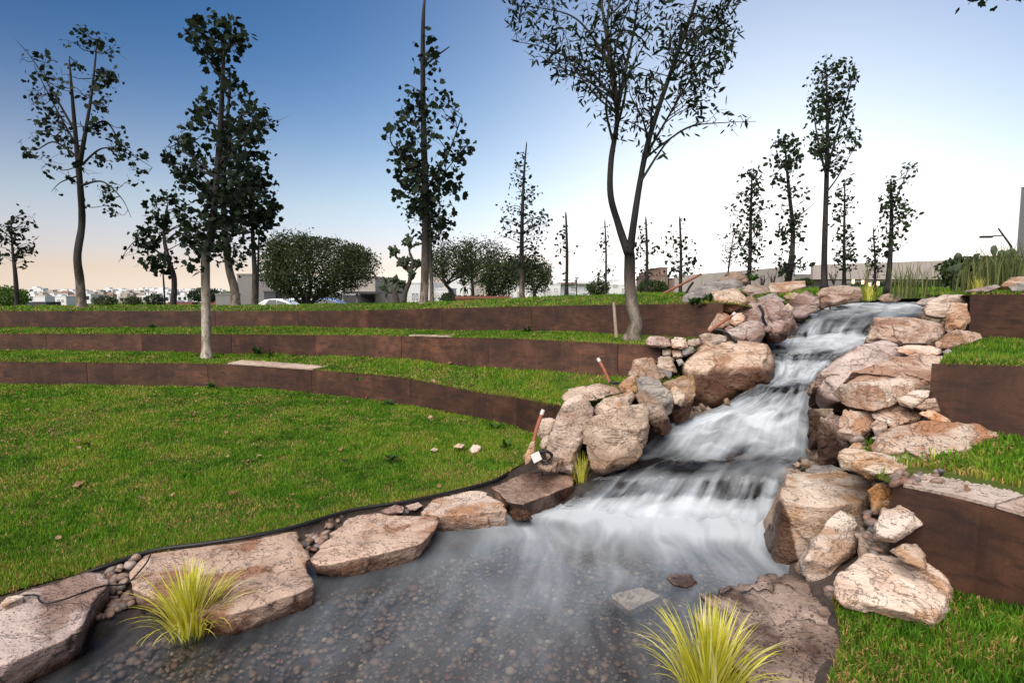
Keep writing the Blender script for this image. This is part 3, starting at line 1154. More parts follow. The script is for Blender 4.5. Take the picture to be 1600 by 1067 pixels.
# pond surface
gx = np.linspace(-8.5, 3.4, 180)
gy = np.linspace(0.7, 6.6, 110)
GX, GY = np.meshgrid(gx, gy)
GV = np.stack([GX.ravel(), GY.ravel(), np.zeros(GX.size)], 1)
fall = np.array(atz(1060, 812, 0))
vec = GV - fall
dirf = np.array([-0.62, -0.78, 0])
dist = np.linalg.norm(vec * np.array([1, 1, 0]), axis=1)
# distance from the foot of the fall (a line) along the outflow
a_, b_ = SL[20, :2], SR[20, :2]
ab = b_ - a_
tt = np.clip(((GV[:, :2] - a_) @ ab) / (ab @ ab), 0, 1)
dl = np.linalg.norm(GV[:, :2] - (a_ + tt[:, None] * ab), axis=1)
wob = fbm(GV, 0.9, 3, 61) * 0.35 + fbm(GV, 2.4, 2, 66) * 0.15
foam = (0.56 + 0.34 * fbm(GV, 1.9, 3, 69)) * np.exp(-((dl + wob * 0.9) / 0.6) ** 2) + 0.34 * np.exp(-((dl + wob) / 1.6) ** 2) + 0.13 * np.exp(-((dl + wob) / 3.3) ** 2)  # outer tails: thin foam, also painted-in mist and sky sheen
along = ((GV[:, :2] - a_) @ ab) / np.linalg.norm(ab)
fl = np.stack([dl + 0.25 * wob, along + 0.5 * wob, np.zeros(len(GV))], 1)
o = nm('pond', GV, grid_faces(110, 180), M_POND, smooth=True, attrs={'foam': np.clip(foam, 0, 1), 'flow': fl})
setp(o, kind='structure')

# pebbles on the pond bed: nobody could count them
pv, pt = ico(1)
n = 26000
X = RNG.uniform(-5.5, 2.4, n)
Yy = RNG.uniform(1.6, 5.8, n)
sz = np.exp(RNG.normal(-4.10, 0.40, n))
ang = RNG.uniform(0, 6.28, n)
A, T_, TT = [], [], RNG.uniform(0, 1, n)
asp = RNG.uniform(0.6, 1.0, n)
for i in range(n):
    q = pv * np.array([sz[i], sz[i] * asp[i], sz[i] * 0.55])
    ca, sa = math.cos(ang[i]), math.sin(ang[i])
    q = np.stack([q[:, 0] * ca - q[:, 1] * sa + X[i], q[:, 0] * sa + q[:, 1] * ca + Yy[i], q[:, 2] - 0.14 + sz[i] * 0.1], 1)
    A.append(q)
A = np.concatenate(A)
T_ = (pt[None] + (np.arange(n) * len(pv))[:, None, None]).reshape(-1, 3)
A[:, 2] = np.minimum(A[:, 2], -0.02)
o = nm('pebble_bed', A, T_, M_BED, smooth=True, attrs={'tint': np.repeat(TT, len(pv))})
setp(o, 'rounded brown and tan pebbles under the pond water', kind='stuff')

LEAF_SHAPES = {
    'lobed': np.array([(0, 0), (0.36, -0.05), (0.56, 0.30), (0.44, 0.42), (0.50, 0.74), (0.26, 0.70), (0, 1.05), (-0.26, 0.70), (-0.50, 0.74), (-0.44, 0.42), (-0.56, 0.30), (-0.36, -0.05)]),
    'long': np.array([(0, 0), (0.13, 0.3), (0.14, 0.6), (0, 1.0), (-0.14, 0.6), (-0.13, 0.3)]),
    'oval': np.array([(0, 0), (0.3, 0.35), (0.24, 0.75), (0, 1.0), (-0.24, 0.75), (-0.3, 0.35)]),
}


def leaves(name, P, size, mat, parent, shape='lobed', droop=0.3, flat=0.0):
    """one mesh of separate leaf blades, each bent along its midrib"""
    n = len(P)
    if n == 0:
        return None
    S2 = LEAF_SHAPES[shape]
    k = len(S2)
    ax = RNG.normal(size=(n, 3))
    ax[:, 2] -= droop
    ax /= np.linalg.norm(ax, axis=1, keepdims=True)
    up = RNG.normal(size=(n, 3))
    sd_ = np.cross(ax, up)
    sd_ /= np.linalg.norm(sd_, axis=1, keepdims=True)
    nr = np.cross(sd_, ax)
    sz = size * np.exp(RNG.normal(0, 0.25, n))
    V = P[:, None, :] + sz[:, None, None] * (S2[None, :, 0:1] * sd_[:, None, :] + S2[None, :, 1:2] * ax[:, None, :] + (np.abs(S2[None, :, 0:1]) * 0.25) * nr[:, None, :])
    T = np.arange(n * k).reshape(n, k)
    t = np.repeat(RNG.uniform(0, 1, n), k)
    o = nm(name, V.reshape(-1, 3), T, mat, parent, attrs={'tint': t})
    o['kind'] = 'stuff'
    return o


# ------------------------------------------------------------------ buildings, walls and town behind the park
def wall_paint(name, col, var=0.1, scale=0.6, rough=0.8):
    m = N(name)
    v = m.coords()
    n1 = m.noise(v, scale, 5, 0.6)
    n2 = m.noise(m.coords(scale=(3, 3, 0.35)), scale * 2.5, 4, 0.6)
    c = m.mix(1.0, col, m.ramp(n1, [(0.25, grey3(1 - var)), (0.75, grey3(1 + var))]), 'MULTIPLY')
    c = m.mix(0.5, c, m.ramp(n2, [(0.3, grey3(1 - var * 1.5)), (0.7, grey3(1 + var * 0.6))]), 'MULTIPLY')
    m.l(c, m.b.inputs['Base Color'])
    m.b.inputs['Roughness'].default_value = rough
    return m.m


P_WHITE = wall_paint('white_render', (0.72, 0.71, 0.70), 0.06)
P_CREAM = wall_paint('cream_render', (0.50, 0.44, 0.38), 0.08)
P_GREY = wall_paint('grey_render', (0.215, 0.20, 0.19), 0.08)
P_DARK = wall_paint('charcoal_render', (0.055, 0.055, 0.06), 0.1)
P_BEIGE = wall_paint('beige_concrete', (0.42, 0.37, 0.325), 0.10)
P_BROWN = wall_paint('brown_brick_render', (0.20, 0.13, 0.10), 0.12)
P_BRICK = wall_paint('red_wall', (0.22, 0.085, 0.05), 0.12)
P_TOWER = wall_paint('tower_concrete', (0.26, 0.255, 0.255), 0.06)
P_BRIDGE = wall_paint('board_marked_concrete', (0.44, 0.38, 0.34), 0.06, 1.2)
M_GLASS = flat_mat('window_glass', (0.03, 0.035, 0.042), 0.15, 0.1)
M_FRAME = flat_mat('window_frame', (0.30, 0.30, 0.30), 0.5, 0.05)
M_TEAL = flat_mat('teal_shutter', (0.08, 0.20, 0.20), 0.6, 0.1)
GZ = 0.1


def rectY(l, r, t, b, Y):
    A, Bq = at(l, b, Y), at(r, t, Y)
    return A.x, Bq.x, A.z, Bq.z


def add_windows(root, wins, Y, mat=None):
    for (l, r, t, b) in wins:
        x0, x1, z0, z1 = rectY(l, r, t, b, Y)
        fr = 0.05 * Y / 50
        wv = [box_vf((x0, Y - 0.06, z0), (x0 + fr, Y - 0.003, z1)), box_vf((x1 - fr, Y - 0.06, z0), (x1, Y - 0.003, z1)), box_vf((x0 + fr, Y - 0.06, z0), (x1 - fr, Y - 0.003, z0 + fr)), box_vf((x0 + fr, Y - 0.06, z1 - fr), (x1 - fr, Y - 0.003, z1))]
        V, Fc = merge(wv)
        w = pm('window', V, Fc, M_FRAME, root)
        o = pm('pane', *box_vf((x0 + fr + 0.002, Y - 0.03, z0 + fr + 0.002), (x1 - fr - 0.002, Y - 0.004, z1 - fr - 0.002)), mat or M_GLASS, w, loc=None)
        # panes are stored relative to the root; shift to the window's frame
        o.location = -w.location


def building(label, Y, blocks, wins=(), roofs=(), depth=9.0, name='building', cat='building', group=None, ground=None):
    """blocks: (left, right, top, material[, extra depth offset[, bottom row]])"""
    l0 = min(b[0] for b in blocks)
    r0 = max(b[1] for b in blocks)
    cx = (at(l0, 460, Y).x + at(r0, 460, Y).x) / 2
    root = empty(name, (cx, Y, GZ if ground is None else ground), label, cat, group)
    for b in blocks:
        dy = b[4] if len(b) > 4 else 0
        x0, x1, _, z1 = rectY(b[0], b[1], b[2], 470, Y + dy)
        z0 = GZ - 2.5 if len(b) < 6 else at(b[0], b[5], Y + dy).z
        box('wall', (x0, Y + dy, z0), (x1, Y + dy + depth, z1), b[3], root)
        if len(b) < 6 and z1 - z0 > 2:
            V, Fc = box_vf((x0 - 0.04, Y + dy - 0.04, z1 + 0.002), (x1 + 0.04, Y + dy + depth, z1 + 0.14))
            pm('parapet', V, Fc, b[3], root)
    for r in roofs:
        x0, x1, z0, z1 = rectY(r[0], r[1], r[2], r[3], Y + r[4])
        box('roof', (x0, Y + r[4], z0), (x1, Y + r[4] + r[5], z1), r[6], root)
    add_windows(root, wins, Y)
    return root


g = building('low modern grey house with a dark garage front and a flat carport', 55.0, [(372, 426, 430, P_GREY), (426.3, 536, 434, P_WHITE, 0.5), (536.3, 586, 434, P_BEIGE, 0.25), (413, 430, 457, P_DARK, -0.8)], [(395, 399, 437, 446), (408, 411, 437, 446)],
             [(535, 606, 455.5, 459, -5.0, 7.0, P_DARK)])
x0, x1, z0, z1 = rectY(426.3, 536, 458, 480, 55.45)
box('garage_door', (x0, 55.40, GZ), (x1 - 0.1, 55.496, z1), P_DARK, g)
x0, x1, z0, z1 = rectY(537, 585, 461, 480, 55.2)
box('garage_door', (x0, 55.14, GZ), (x1, 55.245, z1), P_DARK, g)
for px in (558, 604):
    x = at(px, 470, 50.6).x
    box('post', (x - 0.09, 50.5, GZ), (x + 0.09, 50.68, at(px, 459.2, 50.5).z), P_GREY, g)
building('low grey boundary wall left of the grey house', 52.0, [(337, 372, 461, P_GREY)], name='boundary_wall', cat='wall', depth=0.4)
building('pinkish beige block between the carport and the cactus', 70.0, [(588, 613, 438, P_BEIGE), (578, 600, 447, P_CREAM, -0.5)], [(593, 598, 445, 451)])
g = building('small white house with teal windows beside the straight tall tree', 60.0, [(636, 674, 443, P_WHITE), (674.3, 700, 452, P_WHITE, 0.4)], [(644, 647.5, 458, 468), (649.5, 653, 458, 468), (680, 686, 458, 463), (689, 695, 458, 463)])
building('long pale mid-rise block behind the mesquites', 110.0, [(672, 760, 424, P_CREAM), (760.3, 862, 413, P_CREAM, 0.5), (700, 735, 418, P_WHITE, -1)],
         [(l, l + 7, t, t + 5) for t in (430, 441, 452) for l in (676, 690, 745)] + [(l, l + 8, t, t + 5) for t in (419, 430, 441) for l in (770, 786, 802, 818, 834, 850)], depth=14)
building('low white house behind the slender conical tree', 75.0, [(774, 829, 449, P_WHITE), (800, 826, 446, P_WHITE, 0.6)], [(785, 789, 458, 464), (796, 800, 458, 464), (808, 811, 456, 464)])
building('white two-storey house right of the rightmost mesquite', 80.0, [(824, 850, 441, P_WHITE), (850.3, 876, 445, P_WHITE, 0.5)], [(831, 836, 449, 454), (842, 847, 449, 455), (855, 860, 451, 457), (866, 871, 451, 457)])
building('white row house with a dark overhanging roof line', 82.0, [(876.5, 928, 444, P_WHITE)], [(880, 887, 449, 454), (893, 900, 449, 454), (913, 921, 449, 454), (884, 898, 458, 463), (910, 923, 458, 463)], [(874, 900, 441.5, 444, -0.6, 9, P_BROWN), (902, 930, 440, 443.5, -0.6, 9, P_WHITE)])
building('white house with a curved gable left of the forked trunk', 84.0, [(934, 982, 446, P_WHITE), (956, 968, 438, P_WHITE, 0.4)], [(940, 946, 451, 456), (958, 965, 445, 449), (972, 978, 451, 456)])
building('brown brick tower house with a stepped top', 90.0, [(1013, 1044, 431, P_BROWN), (1017, 1030, 425, P_BROWN, 0.3), (1030.3, 1043, 419, P_BROWN, 0.6), (1044.3, 1056, 436, P_BROWN, 0.5)], [(1020, 1024, 436, 441), (1033, 1038, 436, 441), (1033, 1037, 424, 428)])
building('low red planter wall on the far side of the upper lawn', 30.0, [(712, 795, 467, P_BRICK)], name='garden_wall', cat='wall', depth=0.4)

# long concrete walls on the right (the left one runs towards the park)
root = empty('concrete_wall', (16, 42, 1.5), 'long bare concrete wall behind the stone heap, sloping in perspective', 'wall')
n = 9
for i in range(n):
    a, b = 1055 + (1243 - 1055) * i / n, 1055 + (1243 - 1055) * (i + 1) / n
    Ya, Yb = 56 - 16 * i / n, 56 - 16 * (i + 1) / n
    A, Bq = at(a, 431.5 - 15.5 * i / n, Ya), at(b, 431.5 - 15.5 * (i + 1) / n, Yb)
    V = [(A.x, Ya, 0.5), (Bq.x - 0.03, Yb, 0.5), (Bq.x - 0.03, Yb, Bq.z), (A.x, Ya, A.z)]
    V += [(x, y + 0.4, z) for x, y, z in V]
    pm('panel', V, [(0, 1, 2, 3), (7, 6, 5, 4), (0, 4, 5, 1), (1, 5, 6, 2), (2, 6, 7, 3), (3, 7, 4, 0)], P_BRIDGE, root)
root = empty('footbridge', (22, 40, 2.6), 'pale concrete footbridge with a solid parapet and dark passage below', 'bridge')
n = 8
for i in range(n):
    a, b = 1271 + 234 * i / n, 1271 + 234 * (i + 1) / n
    A, Bq = at(a, 414 - 8 * i / n, 40), at(b, 414 - 8 * (i + 1) / n, 40)
    z0 = at(a, 436.5, 40).z
    V = [(A.x, 40, z0), (Bq.x - 0.02, 40, z0), (Bq.x - 0.02, 40, Bq.z), (A.x, 40, A.z)]
    V += [(x, y + 0.35, z) for x, y, z in V]
    pm('parapet', V, [(0, 1, 2, 3), (7, 6, 5, 4), (0, 4, 5, 1), (1, 5, 6, 2), (2, 6, 7, 3), (3, 7, 4, 0)], P_BRIDGE, root)
x0, x1, z0, z1 = rectY(1271, 1505, 434, 437, 40)
box('deck', (x0, 40.36, z0 + 0.01), (x1, 44, z1), P_BEIGE, root)
for px in (1280, 1478, 1500):
    x = at(px, 440, 41).x
    box('pier', (x - 0.35, 41, 1.5), (x + 0.35, 43, z0), P_BEIGE, root)
x0, x1, z0, z1 = rectY(1262, 1510, 437, 450, 52)
box('back_wall', (x0 - 3, 52, 1.0), (x1 + 3, 52.4, z1 + 0.5), P_GREY, root)
m = N('lamp_glow')
m.b.inputs['Emission Color'].default_value = (1.0, 0.50, 0.14, 1)
m.b.inputs['Emission Strength'].default_value = 1.3
M_GLOW = m.m
for px, py, lab in [(1333, 440, 'first lit lamp under the footbridge from the left'), (1348, 441, 'second lit lamp under the footbridge from the left'), (1359, 445, 'third and lowest lit lamp under the footbridge'), (1372, 443, 'fourth lit lamp under the footbridge, rightmost')]:
    p = at(px, py, 33)
    root = empty('bollard_lamp', (p.x, 33, p.z - 0.6), lab, 'lamp', 'lit lamps under the footbridge')
    V, Fc = tube_vf([p - Vector((0, 0, 0.7)), p - Vector((0, 0, 0.12))], [0.05, 0.05], 8)
    pm('post', V, Fc, M_BLACK, root)
    V, Fc = tube_vf([p - Vector((0, 0, 0.118)), p + Vector((0, 0, 0.12))], [0.07, 0.07], 8)
    pm('lamp_head', V, Fc, M_GLOW, root)
g = building('grey high-rise tower cut by the right picture edge', 95.0, [(1599, 1690, 291, P_TOWER), (1606, 1680, 287, P_TOWER, 0.8)], depth=2, name='tower')
zb = at(1590, 291, 95).z
x0, x1 = at(1599, 400, 95).x, at(1690, 400, 95).x
for k in range(1, 14):
    z = zb - 0.8 * k
    box('floor_band', (x0 - 0.05, 94.93, z), (x1 + 0.05, 94.996, z + 0.10), P_GREY, g)

# lamp posts and poles
def post(label, pts, r, Y, arm=None, name='lamp_post'):
    P = [at(x, y, Y) for x, y in pts]
    root = empty(name, tuple(P[0]), label, 'lamp post')
    V, Fc = tube_vf(P, [r] * (len(P) - 1) + [r * 0.7], 8)
    pm('pole', V, Fc, M_BLACK, root)
    if arm:
        A = [at(x, y, Y) for x, y in arm]
        V, Fc = tube_vf(A, [r * 0.7] * len(A), 6)
        pm('arm', V, Fc, M_BLACK, root)
        e = A[-1]
        box('lamp_head', (e.x - 0.28, Y - 0.1, e.z - 0.06), (e.x + 0.28, Y + 0.1, e.z + 0.04), M_BLACK, root)


post('thin black lamp pole beside the round-headed dark tree', [(402, 482), (403, 420), (405, 360)], 0.045, 21.0, [(405, 361), (412, 354), (424, 351)])
post('thin dark post left of the wind-blown tree', [(258, 482), (256, 445), (254, 415)], 0.035, 24.0, None, 'post')
post('far tilted lamp above the reeds at the right edge', [(1584, 420), (1580, 385), (1560, 357)], 0.05, 30.0, [(1566, 368), (1552, 369), (1541, 370)])

# parked cars on the street behind the lawn
def car_paint(name, col):
    m = N(name)
    m.b.inputs['Base Color'].default_value = (*col, 1)
    m.b.inputs['Roughness'].default_value = 0.3
    m.b.inputs['Coat Weight'].default_value = 0.5
    return m.m


CARW, CARB = car_paint('white_car_paint', (0.72, 0.73, 0.75)), car_paint('blue_car_paint', (0.03, 0.14, 0.42))
M_TYRE = flat_mat('tyre_rubber', (0.015, 0.015, 0.015), 0.8)


def car(x, y, mat, label, flip=1):
    GZ = float(far_z(np.array(x), np.array(y)))
    root = empty('parked_car', (x, y, GZ), label, 'car', 'cars parked behind the lawn')
    prof = [(-2.2, 0.35), (-2.22, 0.62), (-2.12, 0.86), (-1.55, 0.95), (-0.95, 1.36), (-0.35, 1.45), (0.45, 1.42), (1.2, 1.0), (1.95, 0.86), (2.2, 0.66), (2.22, 0.35)]
    V = []
    for s, k in ((-0.86, 1), (0.86, 1)):
        for px_, pz in prof:
            w = s * (0.82 if pz > 1.1 else 1.0)
            V.append((x + px_ * flip, y + w, GZ + pz))
    m_ = len(prof)
    Fc = [tuple(range(m_))[::-1], tuple(range(m_, 2 * m_))] + [(i, (i + 1) % m_, m_ + (i + 1) % m_, m_ + i) for i in range(m_)]
    pm('body', V, Fc, mat, root)
    for a, b in (((-0.88, 1.02), (-0.02, 1.36)), ((0.04, 1.02), (0.85, 1.33))):
        V = [(x + flip * a[0], y - 0.872, GZ + a[1]), (x + flip * b[0], y - 0.872, GZ + a[1]), (x + flip * (b[0] - (0.35 if b[0] > 0.5 else 0)), y - 0.725, GZ + b[1]), (x + flip * (a[0] + (0.30 if a[0] < -0.5 else 0)), y - 0.725, GZ + b[1])]
        pm('window', V, [(0, 1, 2, 3)], M_GLASS, root)
    for wx in (-1.38, 1.36):
        for sy in (-0.84, 0.84):
            V, Fc = tube_vf([(x + flip * wx, y + sy - 0.11, GZ + 0.32), (x + flip * wx, y + sy + 0.11, GZ + 0.32)], [0.32, 0.32], 16)
            w = pm('wheel', V, Fc, M_TYRE, root)
            V, Fc = tube_vf([(x + flip * wx, y + sy - 0.125, GZ + 0.32), (x + flip * wx, y + sy + 0.125, GZ + 0.32)], [0.19, 0.19], 12)
            r_ = pm('rim', V, Fc, M_FRAME, w, loc=None)
            r_.location = -w.location
    for sy in (-0.6, 0.6):
        box('headlight', (x + flip * 2.19 - 0.03, y + sy - 0.15, GZ + 0.62), (x + flip * 2.19 + 0.035, y + sy + 0.15, GZ + 0.74), M_FRAME, root)


car(at(438, 470, 46).x, 46, CARW, 'white sedan parked behind the upper lawn in front of the grey house', 1)
car(at(466, 470, 50).x, 50, CARW, 'second white car half hidden behind the widest mesquite', -1)
car(at(492, 470, 47).x + 0.6, 49, CARB, 'blue car behind the trunks of the widest mesquite', 1)
car(at(282, 476, 195).x, 195, CARB, 'bright blue car at the far left behind the lawn', 1)

# town on the low hill at the left
M_ROOFT = wall_paint('tiled_roof', (0.26, 0.15, 0.11), 0.15)
rg = np.random.default_rng(21)
HP = [P_WHITE, P_WHITE, P_CREAM, P_WHITE, P_BEIGE]


def town_house(px, py, Y, w, h, mat, label, group, roofed):
    x = at(px, py, Y).x
    z = at(px, py, Y).z
    zt = far_z(np.array(x), np.array(Y))
    z0 = min(float(zt), z) - 2
    root = empty('town_house', (x, Y, float(z)), label, 'house', group)
    box('wall', (x - w / 2, Y, z0), (x + w / 2, Y + w * 0.8, z + h), mat, root)
    if roofed:
        V = [(x - w / 2 - 0.3, Y - 0.3, z + h + 0.01), (x + w / 2 + 0.3, Y - 0.3, z + h + 0.01), (x + w / 2 + 0.3, Y + w * 0.8 + 0.3, z + h + 0.01), (x - w / 2 - 0.3, Y + w * 0.8 + 0.3, z + h + 0.01), (x - w / 4, Y + w * 0.4, z + h + 1.4), (x + w / 4, Y + w * 0.4, z + h + 1.4)]
        pm('roof', V, [(0, 1, 5, 4), (1, 2, 5), (2, 3, 4, 5), (3, 0, 4), (3, 2, 1, 0)], M_ROOFT, root)
    else:
        box('roof', (x - w * 0.22, Y + 0.5, z + h + 0.01), (x + w * 0.18, Y + w * 0.5, z + h + 1.2), mat, root)
    k = max(2, int(w / 3.2))
    for fz in ((0.18, 0.42), (0.58, 0.82)) if h > 5 else ((0.3, 0.72),):
        for i in range(k):
            cx = x - w / 2 + w * (i + 0.5) / k
            box('window', (cx - w / k * 0.26, Y - 0.08, z + h * fz[0]), (cx + w / k * 0.26, Y - 0.01, z + h * fz[1]), M_GLASS, root)


for row, (Y0, py0, cnt) in enumerate([(420, 463.5, 34), (340, 467.5, 30), (260, 473, 22)]):
    for i in range(cnt):
        px = 48 + (345 - 48) * (i + rg.uniform(0.1, 0.9)) / cnt
        Y = Y0 + rg.uniform(-25, 25)
        roofed = rg.uniform() < 0.12
        town_house(px, py0 + rg.uniform(-1.2, 1.2), Y, rg.uniform(5.5, 10.5) * Y0 / 420 ** 1.0 * 1.05, rg.uniform(3.2, 5.8) * (Y0 / 420), HP[int(rg.integers(0, 5))] if row else P_WHITE,
                   ['small white cube-shaped house in the topmost row of the far hillside town', 'pale house in the middle row of the far hillside town', 'nearer pale house in the lowest row of the hillside town'][row],
                   ['topmost row of hillside houses', 'middle row of hillside houses', 'lowest row of hillside houses'][row], roofed)
building('white boxy house standing nearest in the town, left of the two-stemmed tree', 150.0, [(86, 103, 463.5, P_WHITE), (52, 70, 464, P_WHITE, 4)], [(90, 93, 468, 472), (96, 99, 468, 472)], depth=6)
building('dark low shed roof at the foot of the left hillside town', 120.0, [(38, 72, 473, P_DARK)], depth=4, name='shed', cat='shed')
building('terracotta coloured wall beside the bright blue car', 100.0, [(262, 300, 473, P_BRICK), (328, 337, 468, P_BRICK, 2)], depth=2, name='garden_wall', cat='wall')


# far palms and bushes
def far_palm(px, py, Y, h, cr, label, group):
    p = at(px, py, Y)
    root = empty('palm_tree', (p.x, Y, p.z - h), label, 'palm tree', group)
    V, Fc = tube_vf([p - Vector((0, 0, h)), p], [0.03 * h, 0.022 * h], 6)
    pm('trunk', V, Fc, M_BARKD, root)
    V, T, tt = [], [], []
    for k in range(26):
        a, e = rg.uniform(0, 6.28), rg.uniform(-0.5, 1.3)
        d = Vector((math.cos(a) * math.cos(e), math.sin(a) * math.cos(e), math.sin(e)))
        sd_ = Vector((-math.sin(a), math.cos(a), 0)) * cr * 0.10
        m_ = p + d * cr * 0.6
        t_ = p + d * cr - Vector((0, 0, cr * 0.35))
        b = len(V)
        V += [p, m_ + sd_, t_, m_ - sd_]
        T.append((b, b + 1, b + 2, b + 3))
        tt += [rg.uniform()] * 4
    nm('crown', [tuple(v) for v in V], T, M_LEAFG, root, attrs={'tint': tt})


for px, py in [(48, 453), (63, 456), (69, 455.5), (79, 455), (92, 456), (107, 457), (165, 456), (189, 458.5), (199, 460), (223, 458), (234, 460), (133, 459)]:
    far_palm(px, py, 430, 4.2, 1.7, 'far round-headed palm on the skyline of the left hillside town', 'palms on the left skyline')
for px, py, Y, h, cr, lab in [(936, 434, 70, 2.8, 1.1, 'shaggy palm in front of the white houses near the bare pole-like tree'), (901, 437, 80, 3.0, 0.7, 'small thin palm before the white row house'), (725, 448, 50, 1.6, 1.0, 'short fan palm under the tall loose mesquite'), (1074, 426, 60, 3.2, 0.9, 'little palm above the long concrete wall')]:
    far_palm(px, py, Y, h, cr, lab, None)


def bush(px, l, r, t, b, Y, n, sz, mat, label, shape='oval', group=None):
    rad = (r - l) / 2 / F * Y
    zt, zb = at(px, t, Y).z, at(px, b, Y).z
    root = empty('bush', (at(px, b, Y).x, Y, zb), label, 'bush', group)
    V, Fc = merge([tube_vf([Vector((at(px, b, Y).x, Y, zb - 0.2)), at(px + rg.uniform(-1, 1) * (r - l) * 0.25, (t + b) / 2, Y + rg.uniform(-0.3, 0.3) * rad)], [0.02 * (zt - zb) + 0.02, 0.01], 5) for _ in range(5)])
    pm('stem', V, Fc, M_BARKD, root)
    u = rg.normal(size=(n, 3))
    u /= np.linalg.norm(u, axis=1, keepdims=True)
    rr = rg.uniform(0.35, 1.0, n) ** 0.5 * (1 + 0.35 * fbm(u * 1.0 + px, 1.6, 3, int(px)))
    P = np.stack([at(px, b, Y).x + u[:, 0] * rr * rad, Y + u[:, 1] * rr * rad, (zt + zb) / 2 + u[:, 2] * rr * (zt - zb) / 2], 1)
    leaves('crown', P, sz, mat, root, shape)


for q in [(14, -10, 46, 447, 480, 60, 1800, 0.22, M_SPROUT, 'yellow-green bushy shrub behind the little sparse tree, far left'), (165, 148, 182, 462, 478, 130, 900, 0.3, M_LEAFM, 'brownish scrub right of the two-stemmed trunk'), (207, 194, 222, 463, 478, 110, 900, 0.25, M_LEAFM, 'grey-green round bush in front of the hillside town'),
          (243, 230, 258, 459, 478, 100, 1100, 0.25, M_LEAFG, 'dark round bush left of the thin dark post'), (322, 298, 345, 450, 474, 75, 2200, 0.22, M_LEAFG, 'large dark bush left of the mottled trunk in front of the grey wall'), (632 + 70, 690, 716, 456, 474, 45, 900, 0.12, M_LEAFM, 'grey shrub at the bent mesquite trunk'),
          (735, 690, 790, 462, 470, 42, 1500, 0.14, M_LEAFG, 'low hedge of spiky plants under the mesquites'), (936, 918, 955, 438, 462, 66, 1400, 0.2, M_LEAFM, 'shrub with palm leaves before the white houses'), (1020, 1000, 1052, 437, 462, 60, 1500, 0.2, M_LEAFM, 'olive scrub in front of the brown tower house'),
          (1255, 1242, 1272, 436, 446, 38, 800, 0.12, M_LEAFM, 'low bush in the gap left of the footbridge'), (1405, 1330, 1475, 440, 449, 36, 2600, 0.12, M_LEAFM, 'long low bushes in the shade under the footbridge'), (1545, 1500, 1640, 400, 452, 17, 5200, 0.12, M_LEAFM, 'grey-green thicket behind the reeds at the right edge')]:
    bush(*q)
for px, t, b, Y, lab in [(1205, 425, 452, 12.6, 'leafless little shrub on the rocks left of the leaning young tree'), (1192, 428, 450, 12.4, 'second leafless twiggy shrub on the rocks'), (1303, 420, 446, 14.0, 'reddish twiggy shrub right of the tall narrow tree')]:
    p0 = at(px, b, Y)
    parts = []
    for k in range(9):
        p1 = at(px + rg.uniform(-9, 9), t + rg.uniform(0, 10), Y + rg.uniform(-0.15, 0.15))
        parts.append(tube_vf(smooth_line([p0, (p0 + p1) / 2 + Vector((rg.uniform(-.04, .04), 0, 0.03)), p1], 6), np.linspace(0.010, 0.004, 6), 5))
    V, Fc = merge(parts)
    setp(pm('twig_shrub', V, Fc, M_TWIG, loc=tuple(p0)), lab, 'shrub')

# ------------------------------------------------------------------ slabs along the pond edge
slab([(-130, 990), (0, 946), (53, 922), (147, 890), (168, 890), (172, 903), (131, 934), (120, 966), (114, 992), (60, 1012), (0, 1040), (-110, 1090)], 0.16, -0.10, R_MAUVE, 'long pale slab at the bottom left corner with a thin cable across it', wet=0.07, inset=0.9)
slab([(194, 920), (200, 893), (232, 867), (320, 850), (437, 829), (462, 831), (477, 876), (494, 912), (470, 925), (380, 955), (330, 945), (240, 932)], 0.15, -0.06, R_TAN, 'largest flat slab of the pond edge, behind the big yellow grass clump', wet=0.06, inset=0.93)
slab([(484, 872), (512, 842), (543, 805), (588, 798), (642, 803), (684, 810), (681, 826), (655, 850), (600, 846), (570, 862), (525, 880), (492, 884)], 0.15, -0.03, R_TAN, 'flat grey-tan slab with a dark undercut, middle of the pond edge row', wet=0.05, inset=0.86)
slab([(645, 797), (670, 778), (735, 765), (765, 772), (784, 783), (794, 797), (746, 801), (690, 806)], 0.15, -0.02, R_PALE, 'smaller pinkish slab with a wet sheen, fourth from the left in the pond edge row', level=6, wet=0.05, inset=0.92)
slab([(763, 760), (814, 739), (859, 737), (900, 745), (898, 757), (856, 768), (818, 787), (797, 785), (780, 769)], 0.16, -0.02, R_WET, 'dark wet slab at the head of the pond edge row beside the small grass clump', inset=0.9)
rk([(797, 800), (808, 793), (827, 798), (833, 811), (815, 815), (801, 811)], 5.15, 0.15, R_BROWN, 'small wet red stone at the water between two pond edge slabs', level=5, wet=0.5)
slab([(2, 941), (12, 932), (34, 927), (38, 932), (22, 939), (6, 946)], 0.20, 0.15, R_PALE, 'small white chip of stone lying on the bottom left slab', level=4, inset=0.9, cat='rock')
rk([(594, 798), (618, 788), (631, 792), (629, 801), (606, 803)], 5.05, 0.1, R_MAUVE, 'small grey stone against the black edging behind the middle pond slab', level=4)
rk([(634, 790), (654, 784), (662, 789), (650, 797), (638, 797)], 5.25, 0.1, R_TAN, 'small tan stone wedged behind the fourth pond edge slab', level=4)

